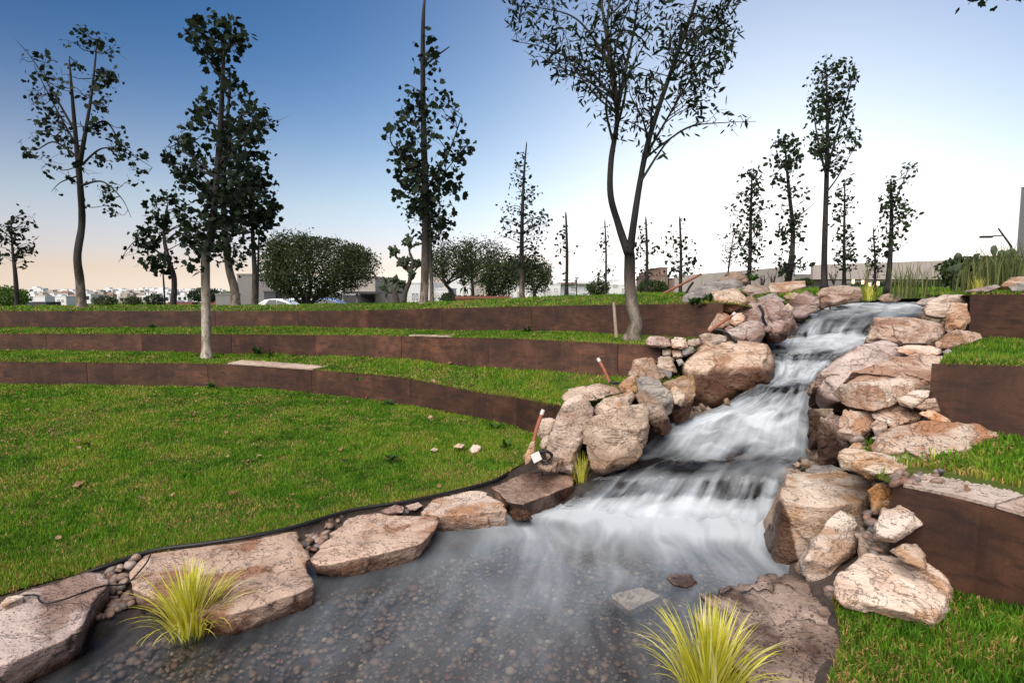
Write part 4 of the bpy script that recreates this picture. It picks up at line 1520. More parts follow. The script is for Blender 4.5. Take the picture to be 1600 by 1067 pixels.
# big wet slab in front right, stones in the water
slab([(1108, 919), (1160, 908), (1236, 898), (1263, 912), (1296, 962), (1324, 1000), (1312, 1045), (1300, 1110), (1240, 1150), (1185, 1100), (1170, 1040), (1106, 968)], 0.12, -0.12, R_WET, 'big glossy wet brown slab beside the front yellow grass clump', inset=0.96, rough=0.075)
rk([(1038, 902), (1052, 896), (1080, 897), (1090, 912), (1072, 918), (1045, 912)], 4.1, 0.2, R_WET, 'dark wet stone poking out of the water beyond the front grass clump', level=5)
slab([(948, 928), (1004, 916), (1034, 930), (984, 953)], -0.006, -0.06, R_ORANGE, 'flat pale stone lying under the shallow water', level=5, inset=0.9)

# ------------------------------------------------------------------ left bank rocks
rk([(852, 697), (868, 662), (884, 630), (899, 621), (920, 621), (929, 632), (926, 650), (917, 675), (905, 710), (893, 742), (872, 742), (857, 724)], 6.25, 0.25, R_TAN, 'tall leaning rock with a pale top above the small grass clump', level=6, wet=0.16)
rk([(917, 662), (927, 661), (959, 655), (977, 634), (1005, 631), (1015, 641), (1017, 670), (1012, 692), (991, 720), (971, 732), (941, 745), (925, 735), (918, 705)], 5.95, 0.35, R_TAN, 'broad boulder with a raised right shoulder, right of the small grass clump', level=6, wet=0.17)
rk([(930, 647), (931, 632), (941, 623), (984, 614), (991, 623), (989, 631), (963, 652), (938, 656)], 6.45, 0.25, R_PALE, 'smooth cream block lodged between the leaning rock and the striped rocks', level=5)
rk([(879, 619), (885, 608), (934, 600), (966, 606), (970, 613), (936, 624), (884, 628)], 7.1, 0.45, R_TAN, 'flat pinkish stones spread at the edge of the middle terrace grass', level=5)
rk([(965, 603), (980, 592), (992, 586), (1011, 602), (1002, 620), (985, 624), (970, 613)], 6.95, 0.2, R_BROWN, 'jagged reddish rock beside the foot of the white-tipped tube', level=5, rough=0.09)
rk([(994, 592), (1010, 586), (1034, 598), (1051, 615), (1054, 638), (1042, 648), (1020, 632), (1000, 614)], 6.75, 0.3, R_GREY, 'greenish striped rock in the middle of the left bank', level=6, wet=0.3)
rk([(991, 617), (1004, 609), (1027, 622), (1040, 641), (1051, 668), (1041, 680), (1020, 680), (1010, 655), (998, 634)], 6.4, 0.3, R_BROWN, 'brown pointed rock leaning right over the rapids', level=6, wet=0.75)
rk([(1036, 595), (1068, 585), (1080, 588), (1087, 607), (1086, 632), (1078, 657), (1057, 666), (1045, 650), (1046, 620)], 6.95, 0.3, R_BROWN, 'dark rock with a wet face just left of the huge boulder', level=6, wet=0.85)
rk([(1052, 600), (1066, 610), (1071, 622), (1065, 635), (1054, 631), (1049, 612)], 6.72, 0.1, R_ORANGE, 'small ochre block on the face of the dark left bank rock', level=5)
rk([(981, 588), (990, 562), (1018, 558), (1027, 566), (1015, 586), (998, 593)], 7.5, 0.2, R_TAN, 'tan block next to the end of the middle steel wall', level=5)
rk([(993, 591), (1003, 576), (1022, 568), (1034, 578), (1040, 590), (1028, 599), (1010, 596)], 7.15, 0.2, R_BROWN, 'olive-tan rock in front of the blocks by the middle wall end', level=5)
rk([(1026, 575), (1028, 559), (1034, 556), (1051, 558), (1059, 583), (1048, 583), (1034, 579)], 7.5, 0.2, R_PALE, 'pale squarish block touching the left end of the huge boulder', level=5)
rk([(1030, 580), (1040, 576), (1050, 583), (1048, 592), (1036, 588)], 7.25, 0.1, R_GREY, 'grey sliver of stone below the pale squarish block', level=4)
rk([(1057, 572), (1069, 554), (1094, 538), (1122, 532), (1140, 532), (1160, 538), (1195, 538), (1207, 552), (1211, 572), (1216, 587), (1206, 608), (1165, 632), (1115, 656), (1082, 646), (1070, 612), (1060, 590)], 7.85, 0.75, R_TAN, 'huge rounded boulder with a dark wet underside in the middle of the left bank', level=6, wet=1.10, bulge=0.32, p=16, rough=0.035, strata=0.1, cuts=0)
rk([(1007, 533), (1012, 525), (1048, 527), (1051, 541), (1030, 544), (1010, 541)], 8.2, 0.15, R_MAUVE, 'long flat stone capping the right end of the middle wall', level=5)
rk([(1049, 531), (1055, 527), (1073, 529), (1075, 545), (1050, 545)], 8.15, 0.1, R_ORANGE, 'orange and white block in the row capping the middle wall end', level=5)
rk([(1075, 531), (1092, 529), (1097, 537), (1086, 541), (1074, 540)], 8.2, 0.1, R_TAN, 'brown block right of the orange and white one', level=5)
rk([(1049, 547), (1065, 546), (1066, 559), (1051, 560)], 8.15, 0.08, R_PALE, 'small block below the orange and white one', level=5)
rk([(1034, 544), (1048, 544), (1049, 556), (1036, 557)], 8.2, 0.08, R_TAN, 'small square block against the end face of the middle wall', level=5)
rk([(1066, 545), (1086, 541), (1084, 550), (1070, 558), (1066, 556)], 8.1, 0.1, R_GREY, 'dark rubble stone filling the gap behind the huge boulder', level=4, rough=0.12)
rk([(1056, 562), (1064, 560), (1069, 567), (1061, 573)], 7.95, 0.08, R_GREY, 'tiny dark stone on the shoulder of the huge boulder', level=4)
rk([(1090, 524), (1105, 519), (1135, 526), (1134, 533), (1115, 538), (1096, 538)], 8.35, 0.25, R_TAN, 'low brown stone directly behind the top of the huge boulder', level=5)
rk([(1131, 519), (1160, 505), (1181, 499), (1195, 507), (1196, 524), (1187, 541), (1165, 540), (1140, 533)], 8.6, 0.3, R_MAUVE, 'faceted purple-brown rock above the huge boulder', level=6)
rk([(1102, 518), (1113, 501), (1126, 485), (1139, 491), (1141, 507), (1130, 518)], 8.95, 0.2, R_TAN, 'wedge-shaped rock behind the leaning rust tube, at the upper wall end', level=5)
rk([(1141, 501), (1149, 489), (1159, 489), (1166, 498), (1150, 512), (1142, 507)], 8.85, 0.15, R_ORANGE, 'small bright orange rock at the tip of the leaning rust tube', level=5)
rk([(1130, 515), (1140, 508), (1148, 511), (1140, 518)], 8.8, 0.1, R_TAN, 'little stone below the bright orange rock', level=4)
rk([(1146, 488), (1175, 474), (1201, 465), (1218, 471), (1236, 489), (1240, 506), (1232, 524), (1212, 531), (1197, 531), (1190, 508), (1163, 497)], 9.3, 0.35, R_MAUVE, 'big dark folded rock left of the upper waterfall', level=6, wet=1.5, rough=0.07)
rk([(1111, 464), (1116, 456), (1150, 451), (1161, 462), (1171, 474), (1158, 484), (1134, 487), (1129, 474)], 9.35, 0.25, R_ORANGE, 'orange-tan rock resting at the end of the uppermost left wall', level=6)
rk([(1165, 465), (1174, 461), (1184, 473), (1172, 480)], 9.6, 0.1, R_TAN, 'small tan rock right of the orange-tan rock', level=4)
rk([(1062, 475), (1065, 463), (1101, 443), (1151, 433), (1165, 447), (1140, 454), (1105, 459), (1073, 476)], 9.7, 0.3, R_GREY, 'long smooth grey slab tilted over the end of the upper lawn', level=6, p=20, strata=0.05, rough=0.03)
rk([(1155, 456), (1169, 445), (1198, 446), (1203, 456), (1172, 464)], 10.2, 0.3, R_TAN, 'plain brown rock right of the tilted grey slab', level=5)
rk([(1118, 438), (1140, 427), (1155, 427), (1174, 440), (1160, 447), (1130, 444)], 10.6, 0.3, R_BROWN, 'heap of reddish stone on top behind the tilted grey slab', level=5, rough=0.1)
rk([(1198, 450), (1203, 445), (1238, 440), (1260, 439), (1263, 449), (1229, 457), (1204, 458)], 11.0, 0.4, R_ORANGE, 'long low reddish rock along the skyline of the left bank', level=5)
rk([(1178, 466), (1212, 458), (1224, 470), (1200, 474)], 10.0, 0.2, R_GREY, 'flat blue-grey stone in the gap above the folded rock', level=5)
rk([(1223, 463), (1243, 456), (1249, 459), (1240, 468), (1228, 470)], 10.4, 0.2, R_TAN, 'small rounded rock behind the purple pool rock', level=5)
rk([(1224, 478), (1240, 462), (1260, 454), (1278, 463), (1277, 484), (1256, 498), (1238, 499), (1228, 490)], 10.7, 0.3, R_MAUVE, 'purple-grey rock at the left lip of the upper waterfall', level=6, wet=1.72)
rk([(1277, 463), (1282, 450), (1310, 447), (1340, 450), (1344, 471), (1302, 478), (1278, 483)], 11.5, 0.3, R_TAN, 'wide tan rock behind the upper pool, left of the yellow grass tuft', level=6, wet=1.8)
rk([(1370, 466), (1388, 457), (1412, 465), (1400, 472), (1378, 472)], 13.4, 0.3, R_TAN, 'distant low rock at the back of the upper pool', level=5)
rk([(1224, 479), (1232, 474), (1241, 482), (1234, 489)], 10.2, 0.1, R_ORANGE, 'small orange stone beside the folded rock', level=4)
rk([(838, 678), (843, 652), (872, 653), (864, 672), (848, 688)], 6.6, 0.15, R_TAN, 'grey-tan stone leaning on the lowest wall behind the rust tube', level=5)
rk([(842, 697), (848, 684), (860, 677), (858, 692), (848, 704)], 6.45, 0.1, R_PALE, 'small pale stone beside the foot of the rust tube', level=4)
rk([(818, 712), (830, 688), (838, 688), (838, 706), (831, 720), (821, 726)], 6.05, 0.12, R_ORANGE, 'narrow orange stone standing left of the black hose coil', level=5)
rk([(838, 725), (845, 719), (871, 721), (867, 737), (842, 734)], 5.95, 0.12, R_BROWN, 'brown brick-shaped stone under the white tag', level=5)
rk([(924, 655), (930, 651), (934, 657), (928, 662)], 6.1, 0.05, R_TAN, 'thumb-sized stone jammed between the leaning rock and the cream block', level=4)

# ------------------------------------------------------------------ right bank rocks
stone('rock', [at(1234, 741, 5.12), at(1312, 737, 5.1), at(1352, 747, 4.9), at(1229, 783, 4.47), at(1300, 792, 4.36), at(1345, 783, 4.45), at(1358, 768, 4.62), at(1222, 762, 4.62), at(1232, 884, 4.36), at(1207, 893, 4.4), at(1204, 862, 4.5), at(1300, 868, 4.32), at(1350, 832, 4.42), at(1357, 800, 4.55), Vector((2.35, 5.3, -0.05)), Vector((3.0, 5.2, 0.1))], R_PALE, 6, 0.03, 150, (0.46, 5.0, 2.17), 'large square-topped pale block at the foot of the rapids, right bank', cuts=0)
rk([(1293, 816), (1300, 802), (1321, 796), (1336, 806), (1354, 845), (1347, 862), (1320, 885), (1280, 916), (1248, 900), (1240, 883), (1265, 853)], 4.12, 0.3, R_PALE, 'pinkish cream rock leaning against the large square block', level=6, bulge=0.1, th=0.2, wet=0.03)
rk([(1306, 912), (1316, 892), (1353, 864), (1395, 868), (1452, 882), (1481, 908), (1499, 946), (1497, 962), (1469, 980), (1411, 970), (1364, 954), (1322, 948), (1306, 930)], 3.42, 0.55, R_PALE, 'broad pale rock with a brown lower edge in front of the dark steel wall', level=6, bulge=0.09, th=0.3)
rk([(1366, 820), (1379, 794), (1428, 786), (1449, 815), (1411, 830), (1396, 850), (1368, 846)], 3.72, 0.2, R_PALE, 'angular pale rock leaning on the inner end of the dark lower wall', level=5)
rk([(1389, 860), (1411, 851), (1431, 850), (1447, 867), (1446, 889), (1412, 878)], 3.42, 0.15, R_PALE, 'fist-shaped pale stone lying on the broad rock', level=5)
rk([(1357, 767), (1370, 757), (1392, 752), (1396, 788), (1376, 805), (1362, 800)], 4.1, 0.12, R_ORANGE, 'upright rust-brown stone with a pale top at the wall corner', level=5)
rk([(1313, 710), (1327, 703), (1364, 704), (1446, 727), (1455, 737), (1447, 750), (1400, 752), (1353, 747), (1316, 730)], 4.35, 0.2, R_PALE, 'long cream rock lying behind the large square block', level=6, bulge=0.1, th=0.35)
rk([(1256, 736), (1270, 727), (1300, 726), (1322, 735), (1310, 743), (1266, 743)], 5.25, 0.25, R_GREY, 'flat grey stone just behind the large square block', level=5)
rk([(1264, 642), (1277, 637), (1302, 639), (1294, 650), (1285, 662), (1282, 702), (1266, 703), (1263, 670)], 6.1, 0.2, R_BROWN, 'dark upright rock at the water with a flat top, right bank', level=6, wet=(0.85, 1.5, 3.35))
rk([(1282, 656), (1300, 644), (1316, 650), (1320, 680), (1327, 703), (1316, 730), (1285, 731), (1279, 706)], 5.65, 0.2, R_MAUVE, 'rough grey-brown upright rock beside the dark flat-topped one', level=6, wet=(0.75, 1.5, 3.2))
rk([(1266, 632), (1270, 608), (1284, 580), (1306, 562), (1340, 544), (1376, 539), (1400, 545), (1426, 557), (1400, 585), (1345, 605), (1322, 642), (1284, 648)], 6.75, 0.7, R_MAUVE, 'big sloping grey-pink boulder beside the middle rapids, right bank', level=6, wet=(0.95, 0.8, 3.65), bulge=0.25)
rk([(1318, 602), (1345, 580), (1376, 566), (1420, 556), (1460, 554), (1498, 557), (1500, 566), (1458, 570), (1457, 612), (1420, 616), (1340, 615)], 5.9, 0.5, R_TAN, 'layered pitted rock running up to the middle right wall', level=6, rough=0.07)
stone('rock', [at(1317, 601, 5.62), at(1363, 600, 5.3), at(1408, 592, 5.55), at(1430, 601, 5.5), at(1428, 611, 5.45), at(1405, 632, 5.35), at(1363, 640, 5.25), at(1320, 636, 5.55), at(1340, 597, 5.9), at(1412, 588, 5.9), Vector((3.3, 5.9, 1.1)), Vector((3.9, 5.9, 1.1))], R_ORANGE, 6, 0.035, 34, -9, 'square-cut block with an orange end face, centre of the right bank', cuts=1)
rk([(1401, 623), (1430, 609), (1452, 609), (1450, 620), (1425, 639), (1406, 633)], 5.25, 0.15, R_PALE, 'pink angular stone leaning on the square-cut orange block', level=5)
rk([(1430, 636), (1448, 623), (1462, 621), (1468, 643), (1443, 641)], 5.2, 0.1, R_TAN, 'pinkish wedge of stone at the corner of the middle right wall', level=5)
rk([(1437, 647), (1453, 638), (1486, 656), (1489, 664), (1457, 658)], 5.1, 0.15, R_ORANGE, 'ochre-edged stone at the foot of the middle right wall', level=5)
rk([(1308, 676), (1313, 650), (1327, 637), (1358, 641), (1368, 652), (1363, 674), (1349, 686), (1324, 686)], 5.3, 0.3, R_PALE, 'cream pitted rock with a sharp white ridge, left of the porous one', level=6, rough=0.07)
rk([(1362, 649), (1380, 638), (1403, 633), (1426, 637), (1442, 654), (1414, 661), (1392, 665)], 5.3, 0.3, R_PALE, 'porous whitish rock full of holes below the pink angular stone', level=6, rough=0.09)
rk([(1359, 667), (1369, 655), (1387, 662), (1384, 674), (1367, 679)], 5.1, 0.1, R_TAN, 'stubby tan stone in front of the porous rock', level=5)
rk([(1358, 699), (1385, 686), (1390, 667), (1408, 663), (1448, 656), (1536, 666), (1548, 677), (1545, 686), (1531, 709), (1498, 718), (1453, 721), (1394, 711), (1362, 704)], 4.75, 0.45, R_ORANGE, 'long orange and cream slab sticking out over the right terrace grass', level=6, rough=0.06, bulge=0.14, th=0.4)
rk([(1412, 700), (1423, 690), (1437, 693), (1458, 721), (1453, 728), (1430, 713)], 4.4, 0.1, R_PALE, 'smooth pale triangular stone in front of the long orange slab', level=5)
rk([(1325, 701), (1340, 684), (1352, 701), (1338, 705)], 4.95, 0.08, R_ORANGE, 'small salmon triangular stone above the long cream rock', level=4)
rk([(1361, 685), (1377, 675), (1384, 686), (1366, 688)], 4.95, 0.08, R_GREY, 'blue-grey cobble between the pitted rock and the orange slab', level=4)
rk([(1406, 712), (1426, 709), (1440, 720), (1446, 730), (1420, 724)], 4.38, 0.12, R_GREY, 'dark grey flat stone below the pale triangular stone', level=4)
rk([(1350, 541), (1355, 524), (1366, 499), (1386, 496), (1432, 495), (1475, 507), (1478, 523), (1461, 544), (1370, 543)], 8.2, 0.35, R_TAN, 'wide flat-topped rock with a white wet top below the upper waterfall', level=6, wet=1.45, bulge=0.2)
rk([(1462, 535), (1478, 522), (1495, 515), (1532, 521), (1534, 529), (1493, 545), (1466, 546)], 7.1, 0.3, R_TAN, 'pinkish lumpy rock at the foot of the small upper right wall', level=5)
rk([(1460, 536), (1466, 531), (1472, 535), (1471, 545), (1463, 545)], 6.95, 0.08, R_TAN, 'round knob of stone left of the pinkish lumpy rock', level=5)
rk([(1393, 545), (1420, 540), (1450, 540), (1473, 547), (1466, 555), (1430, 557), (1405, 551)], 6.75, 0.25, R_ORANGE, 'low orange flat rock on top of the big sloping boulder', level=5)
rk([(1472, 550), (1482, 545), (1492, 550), (1484, 557)], 6.6, 0.08, R_GREY, 'small blue-grey stones by the corner of the right terrace grass', level=4)
rk([(1439, 484), (1453, 468), (1475, 460), (1518, 459), (1519, 473), (1478, 479), (1476, 501), (1443, 494)], 9.0, 0.5, R_TAN, 'long layered rock leading to the small upper right wall', level=6, wet=1.7)
rk([(1477, 513), (1480, 485), (1490, 473), (1515, 474), (1517, 496), (1505, 518), (1483, 521)], 8.05, 0.15, R_ORANGE, 'upright reddish block against the end of the small upper right wall', level=6, rough=0.07)
rk([(1425, 476), (1440, 468), (1463, 463), (1460, 474), (1442, 479)], 10.2, 0.25, R_MAUVE, 'thin dark ledge stone at the right lip of the upper waterfall', level=5)
rk([(1500, 457), (1533, 449), (1556, 444), (1564, 448), (1540, 457)], 8.9, 0.3, R_MAUVE, 'grey layered rock on the upper right turf', level=5)
rk([(1562, 444), (1580, 434), (1602, 431), (1640, 433), (1644, 448), (1604, 451), (1566, 450)], 9.2, 0.3, R_TAN, 'pale rounded rock at the right picture edge above the wall', level=5)
rk([(1574, 448), (1600, 441), (1634, 444), (1630, 455), (1580, 455)], 8.8, 0.2, R_GREY, 'bluish flat rock in front of the pale one at the right edge', level=5)

# dark stones that the falls run over
for q, Y, lab in [([(1185, 625), (1200, 606), (1222, 606), (1232, 622), (1210, 632)], 7.6, 'dark stone splitting the middle rapids'),
                  ([(1232, 548), (1240, 538), (1252, 540), (1256, 552), (1242, 556)], 9.5, 'small dark stone in the pool below the upper waterfall'), ([(1205, 546), (1214, 530), (1228, 534), (1230, 548), (1216, 554)], 9.4, 'wet black stone at the left side below the upper waterfall')]:
    rk([(x_, y_ + 9) for x_, y_ in q], Y, 0.15, R_BLACK, lab, level=5, bulge=0.03)

# ------------------------------------------------------------------ grass blades
def scatter_pts(V, Fq, n, rows, power=1.6, dmax=40.0):
    T = np.concatenate([Fq[:, [0, 1, 2]], Fq[:, [0, 2, 3]]])
    a, b, c = V[T[:, 0]], V[T[:, 1]], V[T[:, 2]]
    area = np.linalg.norm(np.cross(b - a, c - a), axis=1) / 2
    ce = (a + b + c) / 3
    D = np.linalg.norm(ce - np.array([0, 0, CAM_H]), axis=1)
    az = np.abs(np.arctan2(ce[:, 0], np.maximum(ce[:, 1], 0.01)))
    w = area / np.maximum(D, 2.0) ** power
    w[(az > math.radians(56)) | (D > dmax) | (ce[:, 1] < 0.8)] = 0
    k = RNG.choice(len(T), n, p=w / w.sum())
    r1, r2 = np.sqrt(RNG.uniform(0, 1, n)), RNG.uniform(0, 1, n)
    wa, wb, wc = 1 - r1, r1 * (1 - r2), r1 * r2
    P = a[k] * wa[:, None] + b[k] * wb[:, None] + c[k] * wc[:, None]
    nc = len(V) // rows
    rv = (T // nc) / (rows - 1)
    v = rv[k, 0] * wa + rv[k, 1] * wb + rv[k, 2] * wc
    return P, v


def blades(name, label, src, n, h=(0.03, 0.06), wf=1.0, near=False, avoid=(), over=0.0, tofs=0.0, dry=0.0, edge=(0.05, 0.03), power=1.6, seed=0, dmax=40.0, hfar=0.0):
    V, Fq = src
    rows = len(V) // (Fq[0, 2] - Fq[0, 1])
    P, v = scatter_pts(V, Fq, n, rows, power, dmax)
    pxs_ = 800 + F * P[:, 0] / (P[:, 1] * CP - (P[:, 2] - CAM_H) * SP)
    keep = np.ones(len(P), bool)
    for a0, a1, vm in avoid:
        keep &= ~((pxs_ > a0) & (pxs_ < a1) & (v < vm))
    P, v = P[keep], v[keep]
    n = len(P)
    D = np.linalg.norm(P - np.array([0, 0, CAM_H]), axis=1)
    flat = P * np.array([1, 1, 0])
    big = fbm(flat, 0.55, 3, 100 + seed)
    medn = fbm(flat, 2.3, 3, 120 + seed)
    fine = fbm(flat, 8.0, 2, 140 + seed)
    t = 0.35 + 0.20 * big + 0.30 * medn + 0.22 * fine + RNG.normal(0, 0.11, n)
    t = np.minimum(t + tofs, 0.60)
    dm = np.clip((np.maximum(fbm(flat, 1.6, 3, 160 + seed), fbm(flat, 6.5, 3, 170 + seed)) - 0.08 + dry) * 4.5, 0, 1) * RNG.uniform(0.25, 1, n)
    ed = np.maximum(np.clip(1 - v / edge[0], 0, 1) if edge[0] else 0, np.clip(1 - (1 - v) / edge[1], 0, 1) if edge[1] else 0)
    ed = ed ** 0.6 * np.clip(0.9 + 0.9 * fbm(flat, 2.0, 3, 180 + seed), 0, 1)
    dm = np.maximum(dm * 0.8, ed * RNG.uniform(0.4, 1.1, n))
    isd = RNG.uniform(0, 1, n) < dm
    t = np.where(isd, RNG.uniform(0.66, 1.0, n), t)
    H = RNG.uniform(h[0], h[1], n) * (1 + 0.5 * medn + 0.3 * big) * (1 + hfar * D)
    H = np.where(isd, H * 0.75, H)
    W = np.maximum(0.0035, 0.00115 * D) * wf * RNG.uniform(0.7, 1.3, n)
    an = RNG.uniform(0, 2 * math.pi, n)
    side = np.stack([np.cos(an), np.sin(an), np.zeros(n)], 1) * W[:, None]
    lean_a = RNG.uniform(0, 2 * math.pi, n)
    ln = np.abs(RNG.normal(0, 0.45, n)) + np.where(isd, 0.5, 0)
    lean = np.stack([np.cos(lean_a) * ln, np.sin(lean_a) * ln - np.where(v < over, 0.9, 0), np.ones(n)], 1)
    P = P - np.stack([0 * v, np.where(v < over, 0.03, 0), 0 * v], 1)
    lean /= np.linalg.norm(lean, axis=1, keepdims=True)
    tip = P + lean * H[:, None]
    base = P - np.array([0, 0, 0.006])
    if near:
        midp = base + np.array([0, 0, 0.55]) * H[:, None] + (tip - base) * 0.12
        Vv = np.stack([base - side, base + side, midp + side * 0.75, midp - side * 0.75, tip], 1).reshape(-1, 3)
        k = (np.arange(n) * 5)[:, None]
        T = np.concatenate([k + np.array([0, 1, 2]), k + np.array([0, 2, 3]), k + np.array([3, 2, 4])])
        tt = np.repeat(t, 5)
    else:
        Vv = np.stack([base - side, base + side, tip], 1).reshape(-1, 3)
        T = np.arange(n * 3).reshape(-1, 3)
        tt = np.repeat(t, 3)
    o = nm(name, Vv, T, M_BLADE, attrs={'tint': np.clip(tt, 0, 1)})
    return setp(o, label, kind='stuff')


blades('lawn_grass', 'short green grass with straw patches on the big front lawn', (LAWN_V, LAWN_F), 200000, (0.018, 0.042), 1.0, edge=(0.06, 0.04), power=1.7, hfar=0.03)
blades('terrace_grass', 'green grass on the lower left terrace', (TER1_V, TER1_F), 52000, (0.02, 0.048), 1.1, dry=0.05, edge=(0.10, 0.10), seed=1, avoid=[(350, 496, 0.26)], over=0.035, hfar=0.03)
blades('terrace_grass', 'green grass on the upper left terrace', (TER2_V, TER2_F), 42000, (0.02, 0.046), 1.1, dry=0.08, edge=(0.12, 0.12), seed=2, avoid=[(636, 706, 0.07)], over=0.035, hfar=0.03)
blades('terrace_grass', 'green grass on the upper lawn behind the left walls', (UP_V, UP_F), 66000, (0.022, 0.05), 1.1, dry=0.0, edge=(0.06, 0), seed=3, over=0.035, hfar=0.02)
blades('lawn_grass', 'long green grass with straw tufts in the bottom right corner', (LR_V, LR_F), 26000, (0.035, 0.085), 1.0, near=True, dry=0.16, edge=(0.2, 0.05), seed=4, tofs=-0.13)  # tint lowered to paint in the shade of the wall
blades('terrace_grass', 'grass with dry edges on the lower right terrace', (TR1_V, TR1_F), 16000, (0.03, 0.07), 1.1, near=True, dry=0.05, edge=(0.42, 0.05), seed=5, avoid=[(1380, 2400, 0.27)])
blades('terrace_grass', 'grass with straw border on the upper right terrace', (TR2_V, TR2_F), 14000, (0.03, 0.08), 1.1, dry=0.05, edge=(0.35, 0.05), seed=6, over=0.06)
blades('terrace_grass', 'thin grass above the upper right wall', (TR3_V, TR3_F), 14000, (0.03, 0.09), 1.1, dry=0.1, edge=(0.3, 0), seed=7, over=0.06)
blades('terrace_grass', 'grass beyond the upper pool', (RB_V, RB_F), 22000, (0.05, 0.12), 1.2, dry=0.0, edge=(0, 0), seed=8, hfar=0.02)

for src, n_, lab, k_ in [((LAWN_V[:480], LAWN_F[:318]), 15000, 'dry straw fringe of the front lawn along the black edging', 21), ((TER1_V[:320], TER1_F[:159]), 5000, 'dry straw fringe over the top of the lowest wall', 22), ((TER2_V[:320], TER2_F[:159]), 4000, 'dry straw fringe over the top of the middle wall', 23),
                         ((LR_V[:480], LR_F[:318 // 2]), 3500, 'straw tufts at the edge of the bottom right lawn', 24), ((TR1_V[:800], TR1_F[:640]), 2600, 'straw tufts behind the right coping', 25), ((TR2_V[:480], TR2_F[:318]), 3000, 'straw fringe over the middle right wall', 26)]:
    V_, F_ = src
    F_ = F_[F_.max(1) < len(V_)]
    blades('lawn_grass', lab, (V_, F_), n_, (0.018, 0.05), 1.0, dry=0.42, edge=(0, 0), seed=k_, over=0.35 if k_ in (22, 23, 26) else 0.0, avoid=[(1380, 2400, 0.85)] if k_ == 25 else [(350, 496, 1.1)] if k_ == 22 else ())

# ------------------------------------------------------------------ trees
def env_at(env, y):
    ys = [e[0] for e in env]
    return np.interp(y, ys, [e[1] for e in env]), np.interp(y, ys, [e[2] for e in env])


